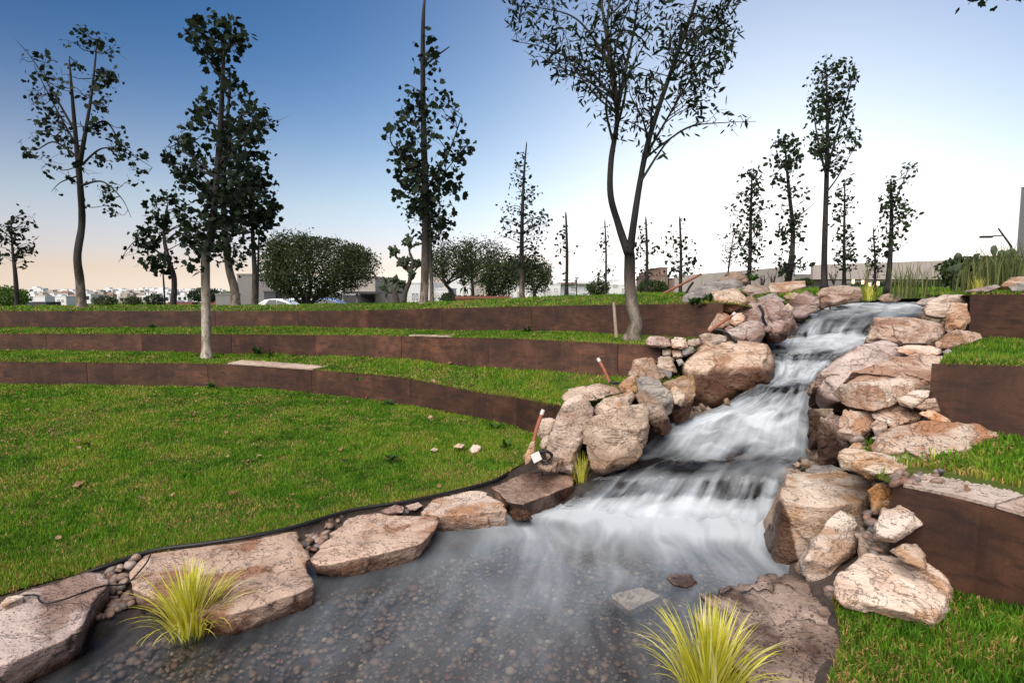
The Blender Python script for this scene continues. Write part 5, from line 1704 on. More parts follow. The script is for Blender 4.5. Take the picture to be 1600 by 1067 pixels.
def tree(label, cat, group, Y, stems, env, nleaf, lsize, mat=None, shape='lobed', nbr=26, rise=0.55, bark=None, name='tree', sep=False, cl=7, spread=2.6, extra=(), twig_r=0.012, depth=1.0, dens=None, stems_kind='limb'):
    """stems: list of [(px, py, width px)]; env: [(row, left, right)] outline of the crown in the photograph; the crown is as deep as it is wide"""
    bark = bark or M_BARK
    mat = mat or M_LEAF
    S3 = []
    for st in stems:
        pts = []
        for i, q in enumerate(st):
            wob = 0 if i == 0 else RNG.normal(0, 0.02) * Y * 0.3
            pts.append(at(q[0], q[1], Y + (wob if len(q) < 4 else q[3])))
        m = max(8, len(st) * 5)
        L = smooth_line(pts, m)
        R = np.interp(np.linspace(0, len(st) - 1, m), np.arange(len(st)), [q[2] / 2 / F * Y for q in st])
        S3.append((L, R))
    base = tuple(S3[0][0][0])
    root = empty(name, base, label, cat, group)
    for i, (L, R) in enumerate(S3):
        R = R * (1 + 0.06 * fbm(L, 3.0, 2, int(Y * 10) + i))
        if i:   # slim limbs that run out into a twig
            R = R * np.linspace(0.95, 0.55, len(R))
            R[-1] = min(R[-1], 0.006)
        else:
            R = R * np.linspace(1.0, 0.85, len(R))
            R[-1] = min(R[-1], 0.012)
        if i == 0:
            R = R.copy()
            R[0] *= 1.35
            R[1] *= 1.08
            L = np.vstack([L[0] - np.array([0, 0, 0.15]), L])
            R = np.concatenate([[R[0] * 1.1], R])
        V, Fc = tube_vf(L, R, 10)
        pm('trunk' if i == 0 else stems_kind, V, Fc, bark, root, smooth=True)
    ys = np.array([e[0] for e in env], float)
    y0, y1 = ys.min(), ys.max()
    # where the branches end
    yy = np.linspace(y0, y1, 60)
    lr = np.array([env_at(env, y) for y in yy])
    wgt = np.maximum(lr[:, 1] - lr[:, 0], 1)
    if dens is not None:
        wgt = wgt * np.interp(yy, [d[0] for d in dens], [d[1] for d in dens])
    allp = np.concatenate([L for L, R in S3])
    allr = np.concatenate([R for L, R in S3])
    LP, parts = [], []
    for b in range(nbr):
        y = RNG.choice(yy, p=wgt / wgt.sum()) + RNG.uniform(-3, 3)
        l, r = env_at(env, y)
        hw = (r - l) / 2
        f = RNG.uniform(-1, 1)
        f = math.copysign(abs(f) ** 0.7, f)
        dy = RNG.uniform(-1, 1) * math.sqrt(max(0, 1 - f * f)) * hw / F * Y * depth
        tgt = np.array(at((l + r) / 2 + f * hw, y, Y + dy))
        # root on the nearest stem, lower down by the rise
        hd = np.linalg.norm(allp[:, :2] - tgt[:2], axis=1)
        want = tgt[2] - rise * np.minimum(hd, 3)
        cost = np.abs(allp[:, 2] - want) + 0.35 * hd + (allr < 0.004) * 0.2
        j = int(np.argmin(cost + RNG.uniform(0, 0.15, len(cost))))
        a = allp[j]
        d = tgt - a
        ln = np.linalg.norm(d)
        if ln < 0.05:
            continue
        m1 = a + d * 0.4 + np.array([0, 0, 0.08 * ln * (1 if rise > 0 else -1)]) + RNG.normal(0, 0.05 * ln, 3)
        m2 = a + d * 0.75 + np.array([0, 0, 0.06 * ln]) + RNG.normal(0, 0.04 * ln, 3)
        B = smooth_line([a, m1, m2, tgt], 10)
        r0 = min(allr[j] * 0.5, max(twig_r, 0.012 * ln + twig_r * 0.5))
        RR = np.linspace(r0, twig_r * 0.35, 10)
        bp = [tube_vf(B, RR, 5, False)]
        # side twigs with leaf clusters
        for s in range(3):
            k = RNG.integers(4, 10)
            tw = B[k] + RNG.normal(0, 0.11 * ln + 0.05, 3) * np.array([1, 1, 0.8])
            tm = (B[k] + tw) / 2 + RNG.normal(0, 0.03, 3)
            bp.append(tube_vf([B[k], tm, tw], [twig_r * 0.45, twig_r * 0.4, twig_r * 0.25], 4, False))
            LP.append((tw, 0.7))
            LP.append((tm, 0.5))
        for k in range(3, 10):
            LP.append((B[k], 0.6 + 0.06 * k))
        V, Fc = merge(bp)
        if sep:
            pm('branch', V, Fc, M_TWIG, root, smooth=True)
        else:
            parts.append((V, Fc))
    if parts:
        V, Fc = merge(parts)
        o = pm('branchwork', V, Fc, M_TWIG, root, smooth=True)
        o['kind'] = 'stuff'
    if LP and nleaf:
        pts = np.array([p for p, w in LP])
        w = np.array([w for p, w in LP])
        ncl = max(1, nleaf // cl)
        ci = RNG.choice(len(pts), ncl, p=w / w.sum())
        cc = pts[ci] + RNG.normal(0, lsize * 0.7, (ncl, 3))
        P = np.repeat(cc, cl, 0) + RNG.normal(0, lsize * spread * 0.36, (ncl * cl, 3))
        P = P[:nleaf]
        qx = 800 + F * P[:, 0] / (P[:, 1] * CP - (P[:, 2] - CAM_H) * SP)
        qy = 533.5 - F * (P[:, 1] * SP + (P[:, 2] - CAM_H) * CP) / (P[:, 1] * CP - (P[:, 2] - CAM_H) * SP)
        el, er = env_at(env, qy)
        mg = np.abs(RNG.normal(0, 7, len(P)))
        P = P[(qx > el - mg) & (qx < er + mg) & (qy > y0 - mg) & (qy < y1 + mg)]   # keep to the crown's measured outline
        leaves('crown', P, lsize, mat, root, shape)
    return root


G1 = 'young park trees on the terraces'
# tall two-stemmed tree at the far left
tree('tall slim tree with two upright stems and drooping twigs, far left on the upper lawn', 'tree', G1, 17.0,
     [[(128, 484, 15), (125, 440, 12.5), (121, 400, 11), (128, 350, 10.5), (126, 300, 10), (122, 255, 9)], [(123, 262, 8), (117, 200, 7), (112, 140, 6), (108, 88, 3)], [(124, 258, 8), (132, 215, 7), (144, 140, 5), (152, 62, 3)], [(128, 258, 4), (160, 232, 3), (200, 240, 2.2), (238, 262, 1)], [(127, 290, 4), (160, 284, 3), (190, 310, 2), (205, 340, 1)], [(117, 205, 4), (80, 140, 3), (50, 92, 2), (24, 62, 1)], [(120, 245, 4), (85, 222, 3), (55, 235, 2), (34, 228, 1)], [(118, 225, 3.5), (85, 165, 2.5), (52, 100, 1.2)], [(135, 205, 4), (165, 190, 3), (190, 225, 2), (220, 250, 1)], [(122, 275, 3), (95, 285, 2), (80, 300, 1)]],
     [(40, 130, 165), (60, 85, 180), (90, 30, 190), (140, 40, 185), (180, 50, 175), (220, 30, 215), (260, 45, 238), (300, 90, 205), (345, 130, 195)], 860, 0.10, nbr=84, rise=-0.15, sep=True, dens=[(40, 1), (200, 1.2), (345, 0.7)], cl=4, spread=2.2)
# leaning dense tree on the lower terrace
tree('dense dark tree with a pale mottled trunk standing on the lower left terrace', 'tree', G1, 12.6,
     [[(323, 556, 14), (322, 500, 13.5), (321, 420, 13), (322, 392, 13), (330, 366, 12), (335, 320, 11), (341, 250, 10), (346, 170, 8), (349, 100, 6), (352, 45, 3)], [(346, 125, 4), (328, 98, 3), (318, 92, 2), (312, 105, 1.5)], [(348, 90, 4), (320, 62, 3), (288, 45, 1.5)], [(338, 280, 5), (300, 245, 3.5), (262, 230, 2)], [(340, 260, 5), (375, 220, 3.5), (410, 195, 2)]],
     [(22, 320, 352), (45, 280, 385), (75, 300, 385), (95, 322, 368), (130, 325, 372), (160, 310, 395), (200, 290, 415), (235, 255, 405), (280, 270, 395), (330, 275, 380), (380, 290, 372), (425, 300, 350)], 1500, 0.11, nbr=72, rise=0.35, sep=True, cl=4, spread=3.4, bark=M_BARKP, dens=[(22, 1.2), (90, 1.5), (250, 1.5), (340, 1.2), (425, 0.35)])
tree('curved pale trunk with a broad dark crown right behind the mottled-trunk tree', 'tree', G1, 18.0,
     [[(369, 484, 15), (366, 450, 13), (358, 420, 12), (352, 370, 11), (349, 300, 9), (353, 220, 7), (360, 130, 4)]],
     [(85, 345, 378), (140, 345, 400), (190, 345, 437), (240, 340, 425), (290, 330, 410), (350, 330, 400), (415, 350, 385)], 1000, 0.13, nbr=54, rise=0.3, cl=4, spread=3.4)
tree('round-headed dark tree beside the thin lamp pole', 'tree', G1, 20.0,
     [[(397, 479, 9), (398, 430, 8), (395, 370, 7), (394, 300, 4)]],
     [(262, 385, 412), (290, 372, 432), (330, 362, 438), (365, 370, 415), (390, 385, 405)], 620, 0.16, nbr=30, rise=0.25, cl=4, spread=3.2)
tree('smaller wind-blown tree with a long bare side branch, left of the mottled-trunk tree', 'tree', G1, 24.0,
     [[(271, 480, 9), (272, 435, 8), (263, 405, 7), (256, 365, 5), (262, 318, 3)], [(264, 408, 4), (235, 385, 3), (212, 376, 2), (185, 410, 1)]],
     [(305, 245, 280), (325, 215, 318), (350, 225, 325), (380, 205, 318), (410, 190, 300), (425, 240, 280)], 620, 0.17, nbr=34, rise=0.2, cl=5, bark=M_BARKD)
tree('little sparse tree at the left picture edge', 'tree', G1, 22.0,
     [[(27, 480, 7), (24, 430, 6), (20, 395, 4), (17, 345, 2)]],
     [(328, 8, 30), (345, 0, 62), (380, -15, 60), (420, 5, 45)], 300, 0.15, nbr=24, rise=0.5, cl=3, bark=M_BARKD, shape='oval')
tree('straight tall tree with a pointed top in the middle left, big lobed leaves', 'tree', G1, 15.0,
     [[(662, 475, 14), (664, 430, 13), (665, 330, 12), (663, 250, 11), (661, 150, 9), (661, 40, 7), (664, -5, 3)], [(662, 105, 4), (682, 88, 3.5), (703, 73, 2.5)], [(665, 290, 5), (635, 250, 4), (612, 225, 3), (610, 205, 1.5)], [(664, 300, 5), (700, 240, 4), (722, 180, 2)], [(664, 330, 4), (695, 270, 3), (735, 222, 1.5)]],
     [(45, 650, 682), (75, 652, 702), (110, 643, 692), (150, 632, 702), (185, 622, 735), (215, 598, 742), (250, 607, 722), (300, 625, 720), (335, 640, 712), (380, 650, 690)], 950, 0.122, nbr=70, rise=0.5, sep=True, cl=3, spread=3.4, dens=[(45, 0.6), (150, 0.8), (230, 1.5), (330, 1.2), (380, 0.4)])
tree('thin tree half hidden behind the straight tall tree', 'tree', G1, 22.0,
     [[(675, 472, 7), (673, 400, 6), (672, 335, 3)]],
     [(290, 640, 690), (320, 622, 700), (350, 640, 702), (380, 655, 690)], 420, 0.15, nbr=22, rise=0.3, cl=4, shape='oval')
tree('pale slender conical tree with small loose leaves, right of the mesquites', 'tree', G1, 20.0,
     [[(816, 470, 9), (815, 420, 8), (816, 340, 6), (819, 270, 4), (823, 222, 1.5)]],
     [(232, 815, 826), (255, 808, 828), (300, 793, 842), (340, 775, 855), (370, 772, 860), (395, 790, 848), (430, 800, 835)], 700, 0.11, nbr=44, rise=0.35, cl=2, shape='oval', spread=3.2)
for px, yt, yb, wd, Y, lab, nl in [(885, 331, 458, 6, 24, 'bare young trunk with a few leaves, left of the bare pole pair', 60), (946, 343, 458, 4, 26, 'very thin bare young tree just left of the forked tree', 70),
                               (1010, 338, 458, 6, 25, 'young tree with leaves close to its trunk just right of the forked tree', 170), (1063, 338, 458, 6, 21, 'young tree with loose round leaves, right of the forked tree near the tilted slab', 150)]:
    wide = 14 if nl < 100 else 26
    tree(lab, 'sapling', 'bare young trees beyond the upper lawn', Y, [[(px, yb + 5, wd), (px + 1, (yt + yb) / 2, wd * 0.8), (px - 1, yt, wd * 0.5)]],
         [(yt + 8, px - wide * 0.5, px + wide * 0.5), (yt + 40, px - wide, px + wide), (yb - 40, px - wide * 1.1, px + wide * 1.2), (yb - 15, px - 6, px + 8)], nl, 0.14, bark=M_BARKD, nbr=16, rise=0.4, cl=2, shape='oval', spread=3.0)
# big forked tree
tree('big forked tree with slim willow-like leaves in front of the uppermost wall', 'tree', G1, 9.3,
     [[(988, 528, 25), (993, 506, 22), (988, 480, 20), (984, 440, 19), (984, 405, 19), (983, 392, 17), (983, 380, 8)],
      [(981, 396, 14), (966, 350, 12), (954, 305, 11.5), (955, 250, 11), (964, 190, 10), (961, 130, 9), (948, 60, 8), (935, -30, 6, 0.5)],
      [(984, 396, 14), (990, 350, 12), (1000, 285, 11), (1012, 225, 10.5), (1032, 160, 10), (1060, 80, 9), (1083, 15, 8), (1098, -40, 7, -0.3)],
      [(963, 185, 7), (975, 120, 6), (990, 50, 5), (1000, -20, 4, -0.5)], [(962, 165, 7), (952, 90, 5), (950, 20, 4), (958, -30, 3, 0.7)],
      [(1008, 248, 4), (1040, 222, 3.5), (1080, 198, 3), (1130, 192, 2), (1182, 190, 1.2)], [(962, 160, 5), (930, 120, 4), (890, 92, 3), (840, 72, 2), (806, 66, 1)],
      [(955, 110, 5), (920, 50, 4), (880, 20, 3), (800, 8, 1.5)], [(1005, 250, 5), (1040, 190, 4), (1080, 120, 3), (1120, 40, 2)], [(1045, 120, 4), (1085, 70, 3), (1125, 20, 2), (1150, -10, 1)]],
     [(-30, 800, 1160), (10, 795, 1155), (60, 805, 1150), (100, 838, 1140), (140, 895, 1115), (170, 925, 1130), (190, 935, 1186), (215, 945, 1080), (245, 955, 1040)], 3100, 0.115, shape='long', nbr=130, rise=0.45, sep=True, cl=5, spread=2.6, dens=[(-30, 1.0), (60, 1.3), (150, 0.9), (200, 0.45), (245, 0.3)], bark=M_BARKF, twig_r=0.009)
# right hand group beyond the stream
tree('small feathery sapling on the rock heap, pale leaflets', 'sapling', None, 12.5, [[(1137, 432, 3), (1141, 400, 2.5), (1146, 368, 1.2)]], [(345, 1138, 1152), (375, 1118, 1160), (400, 1125, 1152), (415, 1132, 1146)], 130, 0.085, mat=M_LEAFG, bark=M_BARKD, nbr=16, rise=0.1, shape='long', cl=4)
tree('leafy young tree left of the leaning young tree, beyond the stream', 'tree', G1, 15.0, [[(1169, 446, 7), (1172, 400, 6), (1173, 340, 5), (1175, 270, 2)]], [(264, 1168, 1182), (290, 1152, 1192), (325, 1138, 1205), (370, 1150, 1192), (400, 1160, 1188), (425, 1165, 1178)], 620, 0.10, mat=M_LEAFG, bark=M_BARKD, nbr=38, rise=0.3, shape='oval', cl=5)
tree('leaning young tree with a dense head, next to the tall narrow tree', 'tree', G1, 14.0, [[(1230, 447, 11), (1236, 410, 9), (1239, 360, 7), (1233, 300, 6), (1226, 225, 2)], [(1238, 345, 3), (1258, 330, 2), (1272, 318, 1.2)]], [(215, 1212, 1242), (240, 1203, 1250), (275, 1203, 1252), (310, 1220, 1275), (345, 1218, 1250), (390, 1215, 1262), (430, 1222, 1258)], 780, 0.10, mat=M_LEAFG, bark=M_BARKD, nbr=46, rise=0.25, shape='oval', cl=5)
tree('tall narrow tree with a fan-shaped top, tallest beyond the stream', 'tree', G1, 13.5, [[(1288, 448, 10), (1288, 400, 9), (1290, 330, 8), (1292, 260, 7), (1293, 190, 5), (1291, 115, 2)], [(1291, 275, 4), (1278, 220, 3.5), (1268, 150, 2)], [(1292, 265, 4), (1308, 210, 3.5), (1325, 150, 3), (1336, 98, 1.5)], [(1292, 300, 3), (1310, 275, 2.5), (1338, 225, 1.5)]],
     [(93, 1285, 1320), (110, 1272, 1338), (140, 1258, 1338), (180, 1268, 1330), (215, 1262, 1345), (245, 1272, 1325), (270, 1280, 1310), (300, 1286, 1300)], 1250, 0.092, mat=M_LEAFG, bark=M_BARKD, nbr=60, rise=0.6, shape='oval', cl=6, dens=[(93, 1), (240, 1.2), (300, 0.3)])
tree('bushy sapling close behind the tall narrow tree', 'tree', G1, 15.5, [[(1319, 446, 6), (1319, 380, 4.5), (1320, 285, 2)]], [(275, 1308, 1330), (310, 1298, 1338), (350, 1305, 1334), (385, 1302, 1340), (420, 1305, 1335)], 420, 0.095, mat=M_LEAFG, bark=M_BARKD, nbr=34, rise=0.25, shape='oval', cl=4)
tree('thin spire-like sapling standing in the reeds', 'sapling', None, 15.0, [[(1367, 447, 4), (1367, 400, 3), (1364, 356, 1.2)]], [(356, 1361, 1367), (390, 1357, 1377), (430, 1355, 1380)], 170, 0.085, mat=M_LEAFG, bark=M_BARKD, nbr=20, rise=0.15, shape='oval', cl=4)
tree('open young tree with a forked top, rightmost beyond the pool', 'tree', G1, 14.0, [[(1387, 450, 9), (1391, 400, 7), (1393, 340, 6), (1392, 280, 3)], [(1393, 330, 4), (1405, 300, 3), (1420, 262, 1.5)]], [(255, 1400, 1428), (275, 1385, 1436), (300, 1380, 1410), (330, 1380, 1432), (360, 1382, 1425), (395, 1380, 1408)], 360, 0.105, mat=M_LEAFG, bark=M_BARKD, nbr=36, rise=0.3, shape='oval', cl=3)
# twig hanging into the picture from a tree outside the right edge
tree('leafy branch tip hanging into the top right corner', 'tree', None, 6.5, [[(1760, 520, 30), (1755, 380, 26), (1745, 200, 22), (1725, 40, 16), (1690, -60, 9)], [(1740, 60, 8), (1680, -40, 6), (1620, -35, 4), (1560, -12, 2), (1540, 4, 1)]],
     [(-80, 1560, 1740), (-30, 1510, 1760), (8, 1508, 1548)], 420, 0.085, shape='lobed', nbr=26, rise=0.2, cl=4, dens=[(-80, 1.5), (-30, 1), (0, 0.25), (8, 0.12)])

# mesquites and bushes behind the lawn
G2 = 'spreading mesquite trees in front of the buildings'
tree('widest dome-shaped mesquite with several dark trunks, in front of the grey house', 'tree', G2, 40.0, [[(478, 480, 8), (468, 450, 7), (450, 420, 5), (430, 400, 2)], [(480, 478, 8), (485, 445, 7), (480, 410, 5), (478, 385, 2)], [(484, 479, 8), (505, 450, 6), (530, 425, 4), (555, 405, 2)], [(476, 479, 6), (450, 455, 5), (430, 435, 3)]],
     [(368, 432, 475), (374, 418, 530), (385, 409, 562), (400, 405, 584), (420, 406, 592), (438, 410, 580), (450, 428, 560), (461, 452, 530)], 28000, 0.125, mat=M_LEAFM, shape='oval', nbr=240, rise=0.35, cl=14, spread=9.0, bark=M_BARKD, twig_r=0.03, stems_kind='limb')
tree('mesquite with a bent trunk right of the cholla cactus', 'tree', G2, 32.0, [[(712, 474, 6), (705, 455, 6), (694, 440, 5), (690, 415, 3)], [(696, 445, 4), (712, 425, 3), (725, 405, 2)], [(696, 445, 3), (680, 425, 2)]],
     [(380, 685, 730), (395, 672, 742), (415, 668, 745), (432, 675, 735)], 4200, 0.10, mat=M_LEAFM, shape='oval', nbr=90, rise=0.4, cl=9, spread=9.0, bark=M_BARKD, twig_r=0.025)
tree('tall loose mesquite in the middle of the group', 'tree', G2, 38.0, [[(740, 472, 5), (738, 440, 4), (736, 400, 2)]], [(375, 720, 770), (392, 708, 798), (415, 715, 795), (440, 725, 770)], 3600, 0.11, mat=M_LEAFM, shape='oval', nbr=80, rise=0.4, cl=8, spread=9.0, bark=M_BARKD, twig_r=0.025)
tree('low dark mesquite in front of the white mid-rise block', 'tree', G2, 36.0, [[(768, 470, 6), (765, 455, 5), (770, 430, 3)], [(768, 465, 4), (785, 445, 3), (795, 425, 2)]], [(405, 760, 805), (420, 748, 815), (440, 752, 812), (458, 760, 800)], 5600, 0.11, mat=M_LEAFM, shape='oval', nbr=110, rise=0.3, cl=12, spread=9.0, bark=M_BARKD, twig_r=0.025)
tree('rightmost rounded mesquite behind the slender conical tree', 'tree', G2, 34.0, [[(836, 472, 6), (834, 450, 5), (828, 425, 3)], [(835, 460, 4), (848, 435, 3)]], [(402, 815, 845), (415, 805, 858), (435, 808, 862), (452, 815, 850)], 4200, 0.10, mat=M_LEAFM, shape='oval', nbr=90, rise=0.3, cl=10, spread=9.0, bark=M_BARKD, twig_r=0.025)

# ------------------------------------------------------------------ yellow grass clumps
def clump_mat():
    m = N('yellow_sedge')
    oi = m.n('ObjectInfo')
    c = m.ramp(oi.outputs['Random'], [(0.0, (0.38, 0.42, 0.03)), (0.3, (0.62, 0.58, 0.035)), (0.7, (0.74, 0.68, 0.09)), (1.0, (0.80, 0.76, 0.38))])
    ed = m.attr('tint')
    c = m.mix(m.ramp(ed, [(0.1, grey3(0.85)), (0.34, grey3(0))]), c, (0.13, 0.21, 0.025))
    m.l(c, m.b.inputs['Base Color'])
    m.b.inputs['Roughness'].default_value = 0.5
    tr = m.n('BsdfTranslucent')
    m.l(c, tr.inputs[0])
    mx = m.n('MixShader', i_0=0.3)
    m.l(m.b.outputs[0], mx.inputs[1])
    m.l(tr.outputs[0], mx.inputs[2])
    m.l(mx.outputs[0], m.out.inputs['Surface'])
    return m.m


M_SEDGE = clump_mat()


def blade_mesh(arch, L=1.0, w=0.012, seg=7):
    """a grass blade of unit length growing up from the origin and arching over towards +x; folded along its midrib"""
    V, T, tt = [], [], []
    x = z = 0.0
    for i in range(seg + 1):
        t = i / seg
        a = arch * t ** 1.5
        if i:
            x += math.sin(a) * L / seg
            z += math.cos(a) * L / seg
        ww = w * (1 - t ** 2.2) * (0.55 + 0.45 * min(1, t * 4))
        V += [(x, -ww, z), (x - 0.25 * ww, 0, z + 0.0), (x, ww, z)]
        tt += [t * 0.0 + max(0.0, 0.5 - 1.6 * t) * 0 + min(1, t * 2.6)] * 3
    for i in range(seg):
        k = i * 3
        T += [(k, k + 1, k + 4, k + 3), (k + 1, k + 2, k + 5, k + 4)]
    me = bpy.data.meshes.new('blade')
    me.from_pydata(V, [], T)
    a = me.attributes.new('tint', 'FLOAT', 'POINT')
    a.data.foreach_set('value', tt)
    me.polygons.foreach_set('use_smooth', [True] * len(me.polygons))
    me.materials.append(M_SEDGE)
    return me


BLADES = [blade_mesh(a, w=0.0085) for a in (0.15, 0.3, 0.5, 0.7, 0.9, 1.15, 1.4, 1.7)]


def clump(base, n, h, rad, label, lean=(0, 0), wide=1.0, wscale=1.0):
    root = empty('grass_clump', tuple(base), label, 'ornamental grass')
    for i in range(n):
        r = abs(RNG.normal(0, 0.5))
        a = RNG.uniform(0, 2 * math.pi)
        me = BLADES[min(7, int(r * 4.6 * wide + RNG.uniform(0, 1.6)))]
        o = bpy.data.objects.new('blade', me)
        C.objects.link(o)
        o.parent = root
        rr = rad * min(1, r) * 0.6
        o.location = (math.cos(a) * rr, math.sin(a) * rr, -0.03)
        L = h * RNG.uniform(0.55, 1.12) * (1 - 0.12 * r)
        o.scale = (L, L * wscale * RNG.uniform(0.7, 1.25), L)
        o.rotation_euler = (RNG.normal(0, 0.10) + lean[1], RNG.normal(0, 0.08) + 0.16 * r * wide + lean[0] * math.cos(a), a + RNG.normal(0, 0.3))
    return root


clump(atz(298, 985, 0.0), 380, 0.48, 0.21, 'big yellow-striped grass clump in the water at the lower left slab', wide=1.45, wscale=1.6)
clump(atz(1108, 1092, 0.0), 380, 0.54, 0.23, 'yellow-striped grass clump at the bottom edge beside the wet slab', wide=1.4, wscale=1.6)
clump(atz(908, 752, 0.12), 100, 0.38, 0.10, 'small greener grass clump between the boulders and the dark wet slab', wide=0.9)
clump(at(1357, 469, 12.4), 90, 0.42, 0.22, 'yellow grass tuft at the edge of the upper pool', wide=0.6, wscale=2.0)
clump(at(1530, 452, 9.6), 80, 0.26, 0.25, 'low yellow grass tuft above the small upper right wall', wide=1.0, wscale=1.6)
clump(at(1233, 462, 9.9), 50, 0.16, 0.14, 'small green tuft growing among the rocks left of the waterfall', wide=0.8, wscale=1.6)
clump(at(1458, 722, 4.3), 6, 0.22, 0.03, 'single broad bright green shoot beside the triangular pale stone', lean=(0.1, 0), wide=0.2, wscale=1.5)

# reeds
def reeds(px, py, Y, n, h, spread, label, cat='reeds', mat=None):
    p = at(px, py, Y)
    parts = []
    V, T, tt = [], [], []
    for i in range(n):
        a, r = RNG.uniform(0, 6.28), abs(RNG.normal(0, spread * 0.5))
        b = np.array([p.x + math.cos(a) * r, p.y + math.sin(a) * r * 0.6, p.z - 0.05])
        L = h * RNG.uniform(0.55, 1.05)
        ln = RNG.normal(0, 0.14, 2)
        w = RNG.uniform(0.006, 0.012)
        sa = RNG.uniform(0, 3.14)
        sd_ = np.array([math.cos(sa) * w, math.sin(sa) * w, 0])
        m1 = b + np.array([ln[0] * 0.4, ln[1] * 0.4, 1]) * L * 0.55
        m2 = b + np.array([ln[0] * 1.2, ln[1] * 1.2, 0.97]) * L
        k = len(V)
        V += [b - sd_, b + sd_, m1 + sd_ * 0.9, m1 - sd_ * 0.9, m2]
        T += [(k, k + 1, k + 2), (k, k + 2, k + 3), (k + 3, k + 2, k + 4)]
        tt += [RNG.uniform(0, 1)] * 5
    o = nm('reed_clump', V, T, mat or M_REED, loc=tuple(p), attrs={'tint': tt})
    setp(o, label, cat, 'reeds round the upper pool')
    return o


M_REED = leaf_mat('reed_leaf', (0.075, 0.11, 0.04), (0.26, 0.26, 0.10), 0.35)
reeds(1352, 452, 13.0, 16, 0.85, 0.35, 'thin reeds behind the yellow grass tuft of the upper pool')
reeds(1406, 462, 13.2, 34, 0.95, 0.42, 'first dense reed clump beyond the upper pool, left of the open young tree')
reeds(1424, 462, 12.9, 34, 1.0, 0.40, 'reed clump beyond the upper pool, right of the open young tree')
reeds(1446, 460, 13.4, 26, 0.9, 0.45, 'leaning reeds in front of the concrete bridge')
for px, py, Y, n, h, lab in [(1508, 452, 11.0, 34, 0.75, 'low reeds just right of the upright prickly pear'), (1526, 450, 11.3, 44, 0.9, 'reeds between the prickly pear and the yellow tuft'), (1545, 450, 10.9, 44, 0.85, 'reeds behind the grey layered rock'),
                             (1564, 447, 11.4, 50, 0.95, 'reeds under the tilted far lamp'), (1584, 446, 10.8, 50, 1.0, 'reeds above the pale rounded edge rock'), (1604, 446, 11.2, 50, 1.1, 'reeds cut by the right picture edge'), (1630, 446, 11.0, 50, 1.1, 'reeds outside the right picture edge')]:
    reeds(px, py, Y, n, h, 0.55, lab)

# ------------------------------------------------------------------ cacti
M_CACTUS = flat_mat('cactus_skin', (0.060, 0.085, 0.045), 0.75, 0.35, 18, bump=0.01)
M_CACTUSW = flat_mat('cactus_wood', (0.075, 0.062, 0.048), 0.85, 0.3, 18, bump=0.01)


def cholla(label):
    Y = 18.0
    root = empty('cholla_cactus', tuple(at(622, 474, Y)), label, 'cactus')
    P = lambda x, y, d=0: at(x, y, Y + d)
    V, Fc = tube_vf(smooth_line([P(630, 474), P(634, 455), P(640, 440), P(641, 425)], 12), np.linspace(0.085, 0.055, 12), 9)
    pm('trunk', V, Fc, M_CACTUSW, root, smooth=True)
    V, Fc = tube_vf(smooth_line([P(620, 474), P(618, 462), P(614, 450)], 10), np.linspace(0.10, 0.07, 10), 9)
    pm('trunk', V, Fc, M_CACTUSW, root, smooth=True)
    rg = np.random.default_rng(5)

    def joint(a, d, L, r, depth, out):
        b = a + d * L
        ts = np.linspace(0, 1, 6)
        prof = r * np.sin(np.clip(ts * 0.86 + 0.1, 0, 1) * math.pi) ** 0.5
        out.append(tube_vf([a + d * L * t for t in ts], prof, 7))
        if depth <= 0:
            return
        for _ in range(rg.integers(2, 4)):
            nd = d * 0.6 + rg.normal(0, 0.55, 3) + np.array([0, 0, 0.28])
            nd /= np.linalg.norm(nd)
            joint(b - d * L * rg.uniform(0.05, 0.45), nd, L * rg.uniform(0.75, 1.0), r * 0.92, depth - 1, out)

    for px, py, dv, dep in [(641, 428, (-0.7, 0.1, 0.7), 4), (641, 426, (0.45, 0.2, 0.75), 3), (638, 440, (0.6, -0.2, 0.3), 3), (622, 405, (-0.5, 0, 0.6), 4), (640, 395, (-0.1, 0.2, 0.9), 3), (614, 452, (-0.5, 0.1, 0.8), 3), (616, 455, (0.2, 0.3, 0.9), 3), (618, 458, (0.6, -0.3, 0.8), 3), (612, 458, (-0.9, 0, 0.5), 2)]:
        out = []
        d = np.array(dv, float)
        d /= np.linalg.norm(d)
        joint(np.array(P(px, py)), d, 0.17, 0.038, dep + 1, out)
        V, Fc = merge(out)
        pm('arm', V, Fc, M_CACTUS, root, smooth=True)
    for pts in [[(641, 428), (636, 415), (622, 405)], [(641, 426), (645, 410), (640, 395)]]:
        V, Fc = tube_vf(smooth_line([P(*q) for q in pts], 9), np.linspace(0.055, 0.04, 9), 8)
        pm('limb', V, Fc, M_CACTUSW, root, smooth=True)


cholla('branching cholla cactus left of the straight tall tree')


def pear(base, pads, Y, label):
    root = empty('prickly_pear', tuple(at(base[0], base[1], Y)), label, 'cactus')
    sv, stt = ico(3)
    for (px, py, w, h, rot) in pads:
        c = np.array(at(px, py, Y + RNG.normal(0, 0.08)))
        q = sv * np.array([w / 2 / F * Y, 0.035, h / 2 / F * Y])
        q[:, 0] *= 1 + 0.25 * (sv[:, 2])
        an = rot
        yaw = RNG.uniform(-0.6, 0.6)
        x, z = q[:, 0] * math.cos(an) + q[:, 2] * math.sin(an), -q[:, 0] * math.sin(an) + q[:, 2] * math.cos(an)
        q = np.stack([x * math.cos(yaw) - q[:, 1] * math.sin(yaw), x * math.sin(yaw) + q[:, 1] * math.cos(yaw), z], 1)
        nm('pad', q + c, stt, M_CACTUS, root, smooth=True)


